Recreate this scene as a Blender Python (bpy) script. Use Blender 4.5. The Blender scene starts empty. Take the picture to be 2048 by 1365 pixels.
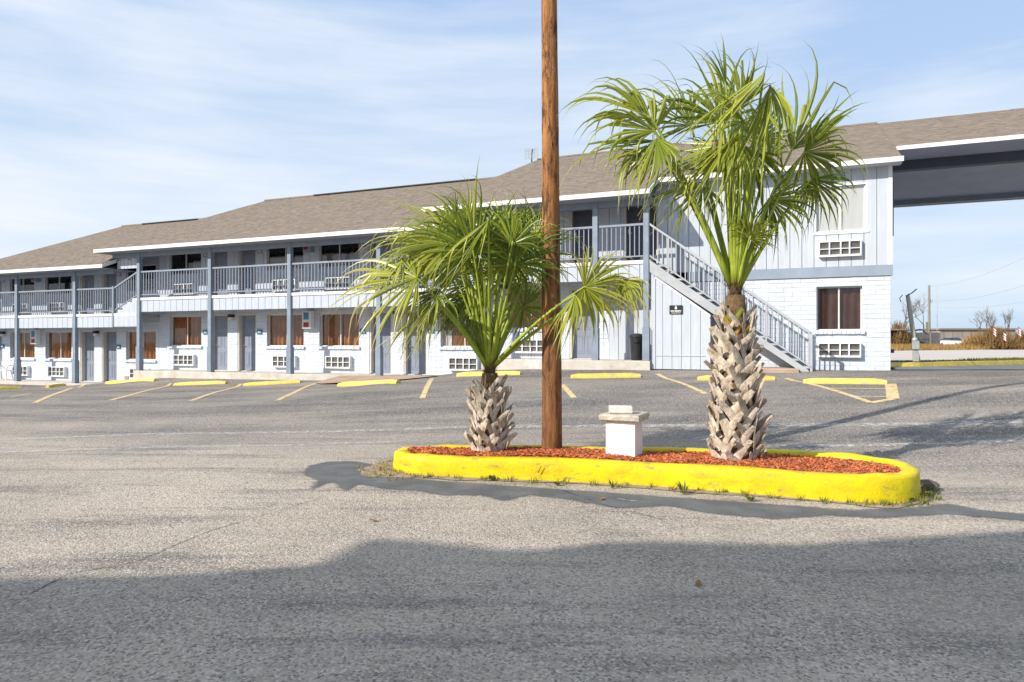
import bpy, bmesh, math, random
from mathutils import Vector, Matrix
R = random.Random(7)
rad = math.radians
S = bpy.context.scene
C = S.collection

# ------------------------------------------------------------------ camera, sky, sun, exposure
EYE = 1.55                                     # eye height over the lot; heights below are given from the eye
cam = bpy.data.cameras.new('camera'); camo = bpy.data.objects.new('camera', cam); C.objects.link(camo)
camo.location = (0, 0, EYE); camo.rotation_euler = (rad(90), 0, 0)
cam.lens = 24; cam.sensor_width = 36; cam.clip_start = .05; cam.clip_end = 3000
S.camera = camo
SUN = Vector((-.859, -.512, .63)).normalized()           # towards the sun: behind the viewer, to the left
el = math.asin(SUN.z); az = math.atan2(SUN.x, SUN.y)
w = bpy.data.worlds.new('World'); S.world = w; w.use_nodes = True
nt = w.node_tree; nt.nodes.clear()
def N(t, **k):
    n = nt.nodes.new(t)
    for a, b in k.items(): setattr(n, a, b)
    return n
out = N('ShaderNodeOutputWorld'); bg = N('ShaderNodeBackground'); sky = N('ShaderNodeTexSky')
sky.sky_type = 'NISHITA'; sky.sun_disc = False; sky.sun_elevation = el; sky.sun_rotation = az
sky.dust_density = 1.0; sky.ozone_density = 1.4
bg.inputs['Strength'].default_value = .10
tc = N('ShaderNodeTexCoord'); mp = N('ShaderNodeMapping'); mp.inputs['Rotation'].default_value = (0, rad(-8), rad(25))
mp.inputs['Scale'].default_value = (1.1, 1.5, 5.2)
n1 = N('ShaderNodeTexNoise'); n1.inputs['Scale'].default_value = 1.05; n1.inputs['Detail'].default_value = 6; n1.inputs['Roughness'].default_value = .47; n1.inputs['Distortion'].default_value = .5
mp2 = N('ShaderNodeMapping'); mp2.inputs['Rotation'].default_value = (0, rad(6), rad(-15)); mp2.inputs['Scale'].default_value = (1.0, 1.6, 9)
n2 = N('ShaderNodeTexNoise'); n2.inputs['Scale'].default_value = 3.2; n2.inputs['Detail'].default_value = 6; n2.inputs['Roughness'].default_value = .6
mx = N('ShaderNodeMath', operation='MULTIPLY_ADD'); mx.inputs[1].default_value = .40
rp = N('ShaderNodeValToRGB'); rp.color_ramp.elements[0].position = .58; rp.color_ramp.elements[1].position = .98
rp.color_ramp.elements[0].color = (.06, .06, .06, 1); rp.color_ramp.elements[1].color = (.93, .93, .93, 1)
mix = N('ShaderNodeMix', data_type='RGBA'); mix.inputs[7].default_value = (7.5, 7.85, 8.3, 1)
L = nt.links.new
L(tc.outputs['Generated'], mp.inputs[0]); L(mp.outputs[0], n1.inputs[0]); L(tc.outputs['Generated'], mp2.inputs[0]); L(mp2.outputs[0], n2.inputs[0])
L(n2.outputs[0], mx.inputs[0]); L(n1.outputs[0], mx.inputs[2]); L(mx.outputs[0], rp.inputs[0])
# thin high veil: pale at the horizon, bluer overhead; the cirrus is thicker towards the left
sxyz = N('ShaderNodeSeparateXYZ'); L(tc.outputs['Generated'], sxyz.inputs[0])
vr = N('ShaderNodeValToRGB'); ve = vr.color_ramp.elements
ve[0].position = .0; ve[0].color = (.45, .595, .765, 1); ve[1].position = .45; ve[1].color = (.35, .50, .755, 1)
L(sxyz.outputs[2], vr.inputs[0])
vs_ = N('ShaderNodeVectorMath', operation='SCALE'); vs_.inputs['Scale'].default_value = 10; L(vr.outputs[0], vs_.inputs[0])
vm = N('ShaderNodeMix', data_type='RGBA'); vm.inputs[0].default_value = .86; L(sky.outputs[0], vm.inputs[6]); L(vs_.outputs[0], vm.inputs[7])
ml = N('ShaderNodeMath', operation='MULTIPLY_ADD'); ml.inputs[1].default_value = -.20; L(sxyz.outputs[0], ml.inputs[0]); L(mx.outputs[0], ml.inputs[2]); L(ml.outputs[0], rp.inputs[0])
L(rp.outputs[0], mix.inputs[0]); L(vm.outputs[2], mix.inputs[6]); L(mix.outputs[2], bg.inputs[0]); L(bg.outputs[0], out.inputs[0])
sl = bpy.data.lights.new('sun', 'SUN'); slo = bpy.data.objects.new('sun', sl); C.objects.link(slo)
sl.energy = 4.6; sl.angle = rad(.53); sl.color = (1, .94, .84)
slo.rotation_euler = SUN.to_track_quat('Z', 'Y').to_euler(); slo.location = (-20, -12, 25)
S.view_settings.view_transform = 'Standard'; S.view_settings.look = 'None'
S.view_settings.exposure = .35; S.view_settings.gamma = 1; S.view_settings.use_curve_mapping = False
S.cycles.use_denoising = True; S.cycles.max_bounces = 7; S.cycles.transparent_max_bounces = 16

# ------------------------------------------------------------------ materials
def mat(name, col, rough=.7, var=.12, scale=4., bump=0., bscale=40., col2=None, stretch=None, thr=(.4, .7), spec=.3, metal=0., det=6, speck=0., speckscale=300., speckcol=(.02, .02, .02)):
    m = bpy.data.materials.new(name); m.use_nodes = True
    t = m.node_tree; b = t.nodes['Principled BSDF']
    b.inputs['Roughness'].default_value = rough; b.inputs['Specular IOR Level'].default_value = spec; b.inputs['Metallic'].default_value = metal
    g = t.nodes.new('ShaderNodeNewGeometry'); mpn = t.nodes.new('ShaderNodeMapping')
    t.links.new(g.outputs['Position'], mpn.inputs[0])
    if stretch: mpn.inputs['Scale'].default_value = stretch
    n = t.nodes.new('ShaderNodeTexNoise'); n.inputs['Scale'].default_value = scale; n.inputs['Detail'].default_value = det; n.inputs['Roughness'].default_value = .6
    t.links.new(mpn.outputs[0], n.inputs[0])
    r = t.nodes.new('ShaderNodeValToRGB'); r.color_ramp.elements[0].position = thr[0]; r.color_ramp.elements[1].position = thr[1]
    c2 = col2 or tuple(min(1, c*(1+var)) for c in col); c1 = col if col2 else tuple(c*(1-var) for c in col)
    r.color_ramp.elements[0].color = (*c1, 1); r.color_ramp.elements[1].color = (*c2, 1)
    t.links.new(n.outputs[0], r.inputs[0]); src = r.outputs[0]
    if speck:
        vn = t.nodes.new('ShaderNodeTexNoise'); vn.inputs['Scale'].default_value = speckscale; vn.inputs['Detail'].default_value = 2
        t.links.new(g.outputs['Position'], vn.inputs[0])
        vr = t.nodes.new('ShaderNodeMapRange'); vr.inputs[1].default_value = .52; vr.inputs[2].default_value = .7; vr.inputs[4].default_value = speck
        t.links.new(vn.outputs[0], vr.inputs[0])
        mm = t.nodes.new('ShaderNodeMix'); mm.data_type = 'RGBA'; mm.inputs[7].default_value = (*speckcol, 1)
        t.links.new(vr.outputs[0], mm.inputs[0]); t.links.new(src, mm.inputs[6]); src = mm.outputs[2]
    t.links.new(src, b.inputs['Base Color'])
    if bump:
        bn = t.nodes.new('ShaderNodeTexNoise'); bn.inputs['Scale'].default_value = bscale; bn.inputs['Detail'].default_value = 5
        t.links.new(mpn.outputs[0], bn.inputs[0])
        bm = t.nodes.new('ShaderNodeBump'); bm.inputs['Strength'].default_value = bump; bm.inputs['Distance'].default_value = .02
        t.links.new(bn.outputs[0], bm.inputs['Height']); t.links.new(bm.outputs[0], b.inputs['Normal'])
    return m
M = {}
M['groove'] = mat('groove_paint', (.33, .35, .40), .8, .06, 4)
M['brick'] = mat('painted_brick', (.60, .642, .715), .75, .05, 1.6, .35, 60, spec=.2, speck=.10, speckscale=18, speckcol=(.45, .45, .48))
M['siding'] = mat('painted_siding', (.50, .535, .595), .65, .06, 1.4, .15, 30, stretch=(12, 12, 1), spec=.25)
M['siding_deck'] = mat('painted_deck_boards', (.49, .53, .60), .65, .08, 2, .15, 30, stretch=(12, 12, 1), spec=.25)
M['trim'] = mat('white_trim', (.74, .74, .73), .55, .04, 3)
M['cream'] = mat('cream_frame', (.62, .57, .51), .6, .06, 3)
M['post'] = mat('blue_grey_post', (.235, .28, .345), .55, .10, 3, .1, 40)
M['rail'] = mat('grey_rail', (.27, .305, .37), .5, .06, 4)
M['stair'] = mat('pale_grey_stair', (.42, .435, .455), .55, .10, 3, .1, 30, speck=.2, speckscale=12, speckcol=(.33, .34, .36))
M['srail'] = mat('pale_grey_stair_rail', (.42, .44, .465), .5, .06, 4)
M['band'] = mat('slate_band', (.27, .32, .39), .6, .08, 2)
M['door'] = mat('grey_door', (.23, .26, .325), .5, .07, 2)
M['darkdoor'] = mat('dark_door', (.09, .095, .125), .5, .1, 2)
M['core'] = mat('painted_mortar', (.50, .54, .61), .85, .06, 6)
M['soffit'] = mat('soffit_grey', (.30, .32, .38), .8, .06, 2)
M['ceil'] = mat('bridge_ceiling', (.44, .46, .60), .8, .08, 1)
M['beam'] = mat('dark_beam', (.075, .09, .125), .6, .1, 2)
M['conc'] = mat('concrete', (.50, .46, .40), .85, .0, 2.2, .3, 30, col2=(.62, .59, .55), speck=.35, speckscale=5, speckcol=(.42, .30, .17))
M['apron'] = mat('pinkish_concrete', (.42, .30, .22), .85, .12, 2, .2, 40)
M['acwhite'] = mat('white_metal_case', (.78, .79, .79), .45, .04, 6)
M['acdark'] = mat('louvre_grey', (.32, .31, .30), .6, .2, 8, stretch=(1, 1, 20))
M['curtain'] = mat('brown_curtain', (.52, .21, .06), .85, .2, 3)
M['plasticcover'] = mat('brown_plastic_sheet', (.10, .028, .010), .35, .3, 5, .5, 9, spec=.5)
M['blind'] = mat('pale_blind', (.86, .88, .88), .7, .02, 2, stretch=(20, 20, 1))
M['tanreflection'] = mat('tan_reflection', (.42, .37, .33), .8, .06, 3)  # colour of the beige reflection painted into the upper windows
M['ply'] = mat('rust_board', (.33, .10, .03), .7, .12, 4)
M['interior'] = mat('dark_interior', (.02, .02, .022), .9)
M['steel'] = mat('brushed_steel', (.45, .42, .36), .3, .1, 8, metal=.8)
M['black'] = mat('black_plastic', (.025, .027, .03), .45, .2, 5)
M['signblue'] = mat('sign_blue', (.035, .15, .32), .5, .05)
M['white'] = mat('white_paint', (.8, .8, .8), .5, .02)
M['red'] = mat('red_paint', (.38, .04, .035), .5, .1)
M['cyan'] = mat('blue_print', (.05, .28, .45), .5, .1)
def shingle_mat():
    m = bpy.data.materials.new('asphalt_shingle'); m.use_nodes = True
    t = m.node_tree; b = t.nodes['Principled BSDF']; b.inputs['Roughness'].default_value = .95; b.inputs['Specular IOR Level'].default_value = .1
    tcn = t.nodes.new('ShaderNodeTexCoord')
    mpn = t.nodes.new('ShaderNodeMapping'); mpn.inputs['Scale'].default_value = (1.6, 1, 8)
    t.links.new(tcn.outputs['Object'], mpn.inputs[0])
    n = t.nodes.new('ShaderNodeTexNoise'); n.inputs['Scale'].default_value = 2.4; n.inputs['Detail'].default_value = 8; n.inputs['Roughness'].default_value = .75
    t.links.new(mpn.outputs[0], n.inputs[0])
    r = t.nodes.new('ShaderNodeValToRGB'); e = r.color_ramp.elements
    e[0].position = .32; e[0].color = (.155, .128, .107, 1); e[1].position = .68; e[1].color = (.285, .24, .20, 1)
    t.links.new(n.outputs[0], r.inputs[0])
    a = t.nodes.new('ShaderNodeAttribute'); a.attribute_name = 'tone'
    mm = t.nodes.new('ShaderNodeMix'); mm.data_type = 'RGBA'; mm.blend_type = 'MULTIPLY'; mm.inputs[0].default_value = 1
    t.links.new(r.outputs[0], mm.inputs[6]); t.links.new(a.outputs['Color'], mm.inputs[7]); t.links.new(mm.outputs[2], b.inputs['Base Color'])
    return m
M['shingle'] = shingle_mat()
M['vent'] = mat('ridge_vent', (.05, .048, .046), .8, .2, 5)
def glass_mat(name, tint=(.9, .9, .9)):
    m = bpy.data.materials.new(name); m.use_nodes = True; t = m.node_tree; t.nodes.clear()
    o = t.nodes.new('ShaderNodeOutputMaterial'); mixs = t.nodes.new('ShaderNodeMixShader'); lw = t.nodes.new('ShaderNodeLayerWeight'); lw.inputs[0].default_value = .5; pw = t.nodes.new('ShaderNodeMath'); pw.operation = 'POWER'; pw.inputs[1].default_value = 4; t.links.new(lw.outputs['Facing'], pw.inputs[0]); f = t.nodes.new('ShaderNodeMath'); f.operation = 'MULTIPLY_ADD'; f.inputs[1].default_value = .7; f.inputs[2].default_value = .04; t.links.new(pw.outputs[0], f.inputs[0])
    tr = t.nodes.new('ShaderNodeBsdfTransparent'); tr.inputs[0].default_value = (*tint, 1); g = t.nodes.new('ShaderNodeBsdfGlossy'); g.inputs['Roughness'].default_value = .03
    t.links.new(f.outputs[0], mixs.inputs[0]); t.links.new(tr.outputs[0], mixs.inputs[1]); t.links.new(g.outputs[0], mixs.inputs[2]); t.links.new(mixs.outputs[0], o.inputs[0])
    return m
M['glass'] = glass_mat('window_glass', (.86, .86, .86))
M['glassdark'] = glass_mat('tinted_window_glass', (.80, .80, .82))

def asphalt_mat():
    m = bpy.data.materials.new('worn_asphalt'); m.use_nodes = True
    t = m.node_tree; b = t.nodes['Principled BSDF']; b.inputs['Roughness'].default_value = .92; b.inputs['Specular IOR Level'].default_value = .15
    g = t.nodes.new('ShaderNodeNewGeometry'); LK = t.links.new
    def noise(sc, det=5, ro=.6, stretch=None, rot=0):
        n = t.nodes.new('ShaderNodeTexNoise'); n.inputs['Scale'].default_value = sc; n.inputs['Detail'].default_value = det; n.inputs['Roughness'].default_value = ro
        mpn = t.nodes.new('ShaderNodeMapping'); mpn.inputs['Scale'].default_value = stretch or (1, 1, 1); mpn.inputs['Rotation'].default_value = (0, 0, rot)
        LK(g.outputs['Position'], mpn.inputs[0]); LK(mpn.outputs[0], n.inputs[0]); return n.outputs[0]
    def rng(v, a, b2, c=0., d=1.):
        r = t.nodes.new('ShaderNodeMapRange'); r.inputs[1].default_value = a; r.inputs[2].default_value = b2; r.inputs[3].default_value = c; r.inputs[4].default_value = d; LK(v, r.inputs[0]); return r.outputs[0]
    def mixc(f, a, b2, mode='MIX'):
        x = t.nodes.new('ShaderNodeMix'); x.data_type = 'RGBA'; x.blend_type = mode
        for s, i in ((f, 0), (a, 6), (b2, 7)):
            if isinstance(s, (int, float)): x.inputs[i].default_value = s
            elif isinstance(s, tuple): x.inputs[i].default_value = (*s, 1)
            else: LK(s, x.inputs[i])
        return x.outputs[2]
    def math_(op, a, b2):
        x = t.nodes.new('ShaderNodeMath'); x.operation = op
        for i, s in enumerate((a, b2)):
            if isinstance(s, (int, float)): x.inputs[i].default_value = s
            else: LK(s, x.inputs[i])
        return x.outputs[0]
    sx = t.nodes.new('ShaderNodeSeparateXYZ'); LK(g.outputs['Position'], sx.inputs[0])
    # older chip seal near the island and left of it, newer darker seal coat by the parking bays
    wob = math_('MULTIPLY', math_('SUBTRACT', noise(.35, 4), .5), 7.)
    yy = math_('ADD', math_('ADD', sx.outputs[1], wob), math_('MULTIPLY', sx.outputs[0], .28))
    f_old = rng(yy, 12., 8.)
    base = mixc(rng(noise(.38, 7, .62), .36, .64), (.355, .305, .25), (.50, .43, .352))
    base = mixc(math_('MULTIPLY', rng(noise(1.1, 7, .7, (.6, 1.5, 1), .2), .52, .70), .5), base, (.235, .215, .195))
    dark = mixc(rng(noise(.42, 7, .66, (.45, 1.7, 1), .35), .38, .62), (.105, .104, .107), (.31, .272, .236))
    col = mixc(f_old, dark, base)
    stain = rng(noise(.7, 7, .68, (.45, 2.8, 1), .38), .52, .66)
    col = mixc(math_('MULTIPLY', stain, .62), col, (.085, .085, .088))
    blot = rng(noise(.22, 5, .55), .50, .66)
    col = mixc(math_('MULTIPLY', blot, .38), col, (.12, .118, .12))
    drip = t.nodes.new('ShaderNodeTexVoronoi'); drip.inputs['Scale'].default_value = .42; LK(g.outputs['Position'], drip.inputs['Vector'])
    col = mixc(math_('MULTIPLY', rng(math_('ADD', drip.outputs['Distance'], math_('MULTIPLY', noise(5, 5), .25)), .30, .16), .55), col, (.055, .053, .052))
    # loose chippings: pale, dark and rusty stones
    v = t.nodes.new('ShaderNodeTexVoronoi'); v.inputs['Scale'].default_value = 74; LK(g.outputs['Position'], v.inputs[0])
    sv = t.nodes.new('ShaderNodeSeparateColor'); LK(v.outputs['Color'], sv.inputs[0])
    amt = rng(noise(.9, 5), .3, .7, .6, 1.)
    col = mixc(math_('MULTIPLY', rng(sv.outputs[0], .55, .95, 0, .70), amt), col, (.66, .59, .51))
    col = mixc(math_('MULTIPLY', rng(sv.outputs[1], .60, .95, 0, .80), amt), col, (.075, .07, .068))
    col = mixc(rng(sv.outputs[2], .86, 1., 0, .42), col, (.30, .20, .12))
    LK(col, b.inputs['Base Color'])
    bm = t.nodes.new('ShaderNodeBump'); bm.inputs['Strength'].default_value = .55; bm.inputs['Distance'].default_value = .012
    hgt = math_('ADD', math_('MULTIPLY', v.outputs['Distance'], -1.), math_('MULTIPLY', noise(25, 4), 1.2))
    LK(hgt, bm.inputs['Height']); LK(bm.outputs[0], b.inputs['Normal'])
    return m
M['asphalt'] = asphalt_mat()
M['patch'] = mat('painted_shade', (.135, .137, .142), .85, .25, 2.5, .4, 70, speck=.5, speckscale=90, speckcol=(.22, .21, .20))  # dark colour of the shade painted on the lot beside the island
M['dirt'] = mat('sandy_dirt', (.34, .27, .20), .95, .2, 6, .5, 60, speck=.5, speckscale=60, speckcol=(.16, .11, .06))
M['field'] = mat('dry_ground', (.22, .15, .07), .95, .25, .6, .3, 20)
M['gravel'] = mat('pale_gravel', (.52, .46, .41), .95, .10, .5, .3, 30, stretch=(.4, 2, 1))
M['road'] = mat('grey_road', (.20, .21, .22), .9, .12, .8, .2, 60)
M['verge'] = mat('verge_grass', (.10, .16, .03), .9, .3, 3, .4, 20)
def worn(name, col, lo, hi, scale=9., stretch=(1, 1, 1)):
    m = mat(name, col, .8, .12, 6)
    t = m.node_tree; o = t.nodes['Material Output']; b = t.nodes['Principled BSDF']
    g = t.nodes.new('ShaderNodeNewGeometry'); mpn = t.nodes.new('ShaderNodeMapping'); mpn.inputs['Scale'].default_value = stretch
    n = t.nodes.new('ShaderNodeTexNoise'); n.inputs['Scale'].default_value = scale; n.inputs['Detail'].default_value = 8; n.inputs['Roughness'].default_value = .7
    r = t.nodes.new('ShaderNodeMapRange'); r.inputs[1].default_value = lo; r.inputs[2].default_value = hi
    tr = t.nodes.new('ShaderNodeBsdfTransparent'); mx_ = t.nodes.new('ShaderNodeMixShader')
    t.links.new(g.outputs['Position'], mpn.inputs[0]); t.links.new(mpn.outputs[0], n.inputs[0]); t.links.new(n.outputs[0], r.inputs[0])
    t.links.new(r.outputs[0], mx_.inputs[0]); t.links.new(tr.outputs[0], mx_.inputs[1]); t.links.new(b.outputs[0], mx_.inputs[2]); t.links.new(mx_.outputs[0], o.inputs[0])
    return m
M['yline'] = worn('worn_yellow_line', (.66, .50, .26), .32, .46)
M['wline'] = worn('faded_white_line', (.58, .56, .53), .40, .66, 11, (1, 1, 1))
M['yellow'] = mat('yellow_paint', (.64, .505, .002), .5, .0, 1.8, .25, 30, col2=(.75, .63, .003), speck=.35, speckscale=7, speckcol=(.50, .37, .02))
def scuff(m, items):
    t = m.node_tree; b = t.nodes['Principled BSDF']; g = t.nodes.new('ShaderNodeNewGeometry')
    for sc_, st, lo, hi, amt, col in items:
        src = b.inputs['Base Color'].links[0].from_socket
        mpn = t.nodes.new('ShaderNodeMapping'); mpn.inputs['Scale'].default_value = st; n = t.nodes.new('ShaderNodeTexNoise'); n.inputs['Scale'].default_value = sc_; n.inputs['Detail'].default_value = 8; n.inputs['Roughness'].default_value = .7
        r = t.nodes.new('ShaderNodeMapRange'); r.inputs[1].default_value = lo; r.inputs[2].default_value = hi; r.inputs[4].default_value = amt
        mm = t.nodes.new('ShaderNodeMix'); mm.data_type = 'RGBA'; mm.inputs[7].default_value = (*col, 1)
        t.links.new(g.outputs['Position'], mpn.inputs[0]); t.links.new(mpn.outputs[0], n.inputs[0]); t.links.new(n.outputs[0], r.inputs[0]); t.links.new(r.outputs[0], mm.inputs[0]); t.links.new(src, mm.inputs[6]); t.links.new(mm.outputs[2], b.inputs['Base Color'])
scuff(M['yellow'], [(2.2, (1, 1, 2.5), .48, .64, .8, (.54, .37, .01)), (5, (1, 1, 3), .58, .64, .7, (.27, .22, .09)), (16, (1, 1, 1), .68, .72, .7, (.42, .38, .30))])
scuff(M['brick'], [(.9, (1, 1, .5), .55, .75, .30, (.48, .49, .52)), (7, (2, 2, .35), .66, .74, .35, (.46, .43, .39))])
scuff(M['siding'], [(1.3, (2, 2, .3), .58, .75, .35, (.43, .44, .47)), (6, (3, 3, .3), .68, .75, .4, (.42, .38, .34))])
scuff(M['conc'], [(1.6, (1, 1, 1), .55, .70, .5, (.45, .31, .17)), (3, (1, 1, 1), .60, .70, .5, (.26, .24, .22))])
M['stopyellow'] = mat('faded_yellow_paint', (.74, .57, .11), .6, .14, 5, .3, 30, speck=.7, speckscale=11, speckcol=(.46, .38, .24))
M['mulch'] = mat('red_mulch', (.26, .055, .022), .9, .35, 30, .5, 60)
M['mulch2'] = mat('red_mulch_chip', (.66, .19, .070), .85, .4, 14)
M['mulch3'] = mat('pale_mulch_chip', (.42, .20, .12), .85, .3, 14)
M['plaster'] = mat('white_plaster', (.78, .75, .73), .7, .03, 3, .15, 30)
scuff(M['plaster'], [(2.5, (2, 2, .6), .55, .72, .35, (.50, .42, .34))])
M['capstone'] = mat('tan_cap_stone', (.50, .45, .375), .85, .2, 8, .5, 40)
M['whitebrick'] = mat('white_stone', (.70, .66, .60), .85, .12, 12, .5, 50)
def wood_mat():
    m = mat('brown_pole_wood', (.24, .092, .028), .75, .0, 3.2, .8, 16, col2=(.47, .21, .075), stretch=(9, 9, .8), thr=(.38, .62), speck=.0)
    t = m.node_tree; b = t.nodes['Principled BSDF']
    src = b.inputs['Base Color'].links[0].from_socket
    g = t.nodes.new('ShaderNodeNewGeometry'); mpn = t.nodes.new('ShaderNodeMapping'); mpn.inputs['Scale'].default_value = (6, 6, 1.7)
    n = t.nodes.new('ShaderNodeTexNoise'); n.inputs['Scale'].default_value = 1.6; n.inputs['Detail'].default_value = 9; n.inputs['Roughness'].default_value = .72
    r = t.nodes.new('ShaderNodeMapRange'); r.inputs[1].default_value = .51; r.inputs[2].default_value = .61; r.inputs[4].default_value = .88
    mm = t.nodes.new('ShaderNodeMix'); mm.data_type = 'RGBA'; mm.inputs[7].default_value = (.045, .020, .010, 1)
    t.links.new(g.outputs['Position'], mpn.inputs[0]); t.links.new(mpn.outputs[0], n.inputs[0]); t.links.new(n.outputs[0], r.inputs[0])
    t.links.new(r.outputs[0], mm.inputs[0]); t.links.new(src, mm.inputs[6])
    # creosote darkens the lower part of the pole
    sx = t.nodes.new('ShaderNodeSeparateXYZ'); t.links.new(g.outputs['Position'], sx.inputs[0])
    n3 = t.nodes.new('ShaderNodeTexNoise'); n3.inputs['Scale'].default_value = 2.2; n3.inputs['Detail'].default_value = 6; t.links.new(g.outputs['Position'], n3.inputs[0])
    a3 = t.nodes.new('ShaderNodeMath'); a3.operation = 'MULTIPLY_ADD'; a3.inputs[1].default_value = -2.2; t.links.new(n3.outputs[0], a3.inputs[0]); t.links.new(sx.outputs[2], a3.inputs[2])
    r3 = t.nodes.new('ShaderNodeMapRange'); r3.inputs[1].default_value = 2.2; r3.inputs[2].default_value = .5; r3.inputs[4].default_value = .45; t.links.new(a3.outputs[0], r3.inputs[0])
    m3 = t.nodes.new('ShaderNodeMix'); m3.data_type = 'RGBA'; m3.inputs[7].default_value = (.085, .042, .022, 1); t.links.new(r3.outputs[0], m3.inputs[0]); t.links.new(mm.outputs[2], m3.inputs[6]); t.links.new(m3.outputs[2], b.inputs['Base Color'])
    return m
M['wood'] = wood_mat()
M['greywood'] = mat('grey_weathered_wood', (.27, .25, .21), .85, .25, 4, .4, 30, stretch=(8, 8, 1))
M['palepole'] = mat('pale_pole_wood', (.48, .46, .37), .85, .2, 4, .4, 30, stretch=(8, 8, 1))
M['boot'] = mat('dry_leaf_base', (.27, .205, .145), .85, .0, 9, .6, 60, col2=(.62, .53, .43), stretch=(1, 1, .5), thr=(.32, .62), speck=.5, speckscale=22, speckcol=(.14, .10, .07))
M['bootfresh'] = mat('yellowing_leaf_base', (.40, .24, .03), .7, .3, 8, .3, 40)
M['bootgreen'] = mat('green_leaf_base', (.24, .27, .03), .6, .25, 8, .3, 40)
M['fibre'] = mat('trunk_fibre', (.17, .105, .055), .95, .35, 30, .8, 60)
def leaf_mat(name, c1, c2, c3):
    m = bpy.data.materials.new(name); m.use_nodes = True; t = m.node_tree
    b = t.nodes['Principled BSDF']; o = t.nodes['Material Output']; b.inputs['Roughness'].default_value = .36; b.inputs['Specular IOR Level'].default_value = .45
    a = t.nodes.new('ShaderNodeAttribute'); a.attribute_name = 'tone'
    sc = t.nodes.new('ShaderNodeSeparateColor'); t.links.new(a.outputs['Color'], sc.inputs[0])
    r = t.nodes.new('ShaderNodeMix'); r.data_type = 'RGBA'; r.inputs[6].default_value = (*c1, 1); r.inputs[7].default_value = (*c2, 1)
    t.links.new(sc.outputs[0], r.inputs[0])
    r2 = t.nodes.new('ShaderNodeMix'); r2.data_type = 'RGBA'; r2.inputs[7].default_value = (*c3, 1)
    t.links.new(sc.outputs[1], r2.inputs[0]); t.links.new(r.outputs[2], r2.inputs[6])
    t.links.new(r2.outputs[2], b.inputs['Base Color'])
    tl = t.nodes.new('ShaderNodeBsdfTranslucent'); t.links.new(r2.outputs[2], tl.inputs[0])
    ms = t.nodes.new('ShaderNodeMixShader'); ms.inputs[0].default_value = .32
    t.links.new(b.outputs[0], ms.inputs[1]); t.links.new(tl.outputs[0], ms.inputs[2]); t.links.new(ms.outputs[0], o.inputs[0])
    return m
M['leaf'] = leaf_mat('palm_leaf', (.10, .165, .014), (.44, .46, .048), (.66, .54, .25))
M['petiole'] = mat('palm_leaf_stalk', (.30, .36, .04), .45, .2, 6)
M['weed'] = leaf_mat('weed_leaf', (.07, .13, .02), (.18, .24, .03), (.40, .30, .10))
M['rock'] = mat('dark_rock', (.15, .125, .11), .9, .3, 8, .6, 30)
M['twig'] = mat('bare_twig', (.16, .12, .09), .9, .3, 3)
M['brush'] = mat('brown_brush', (.24, .14, .055), .9, .35, 3)
M['drygrass'] = mat('dry_grass', (.40, .25, .085), .9, .3, 1.2)
M['deadleaf'] = mat('dead_leaf', (.32, .14, .04), .8, .2, 20)
M['farwall'] = mat('far_wall', (.33, .29, .26), .9, .12, .7)
M['farfence'] = mat('grey_board', (.20, .195, .19), .9, .25, 2, stretch=(4, 4, .5))
M['carpaint'] = mat('silver_car_paint', (.62, .65, .70), .3, .03, spec=.5)
M['carglass'] = mat('dark_car_glass', (.03, .035, .04), .15, .1, spec=.6)
M['rubber'] = mat('rubber', (.02, .02, .02), .8)
M['render'] = mat('cream_render_wall', (.55, .52, .47), .8, .05, 1)
M['galv'] = mat('galvanised_metal', (.50, .53, .50), .5, .1, 5, metal=.3)
M['cable'] = mat('cable_black', (.05, .06, .06), .6)

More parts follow.
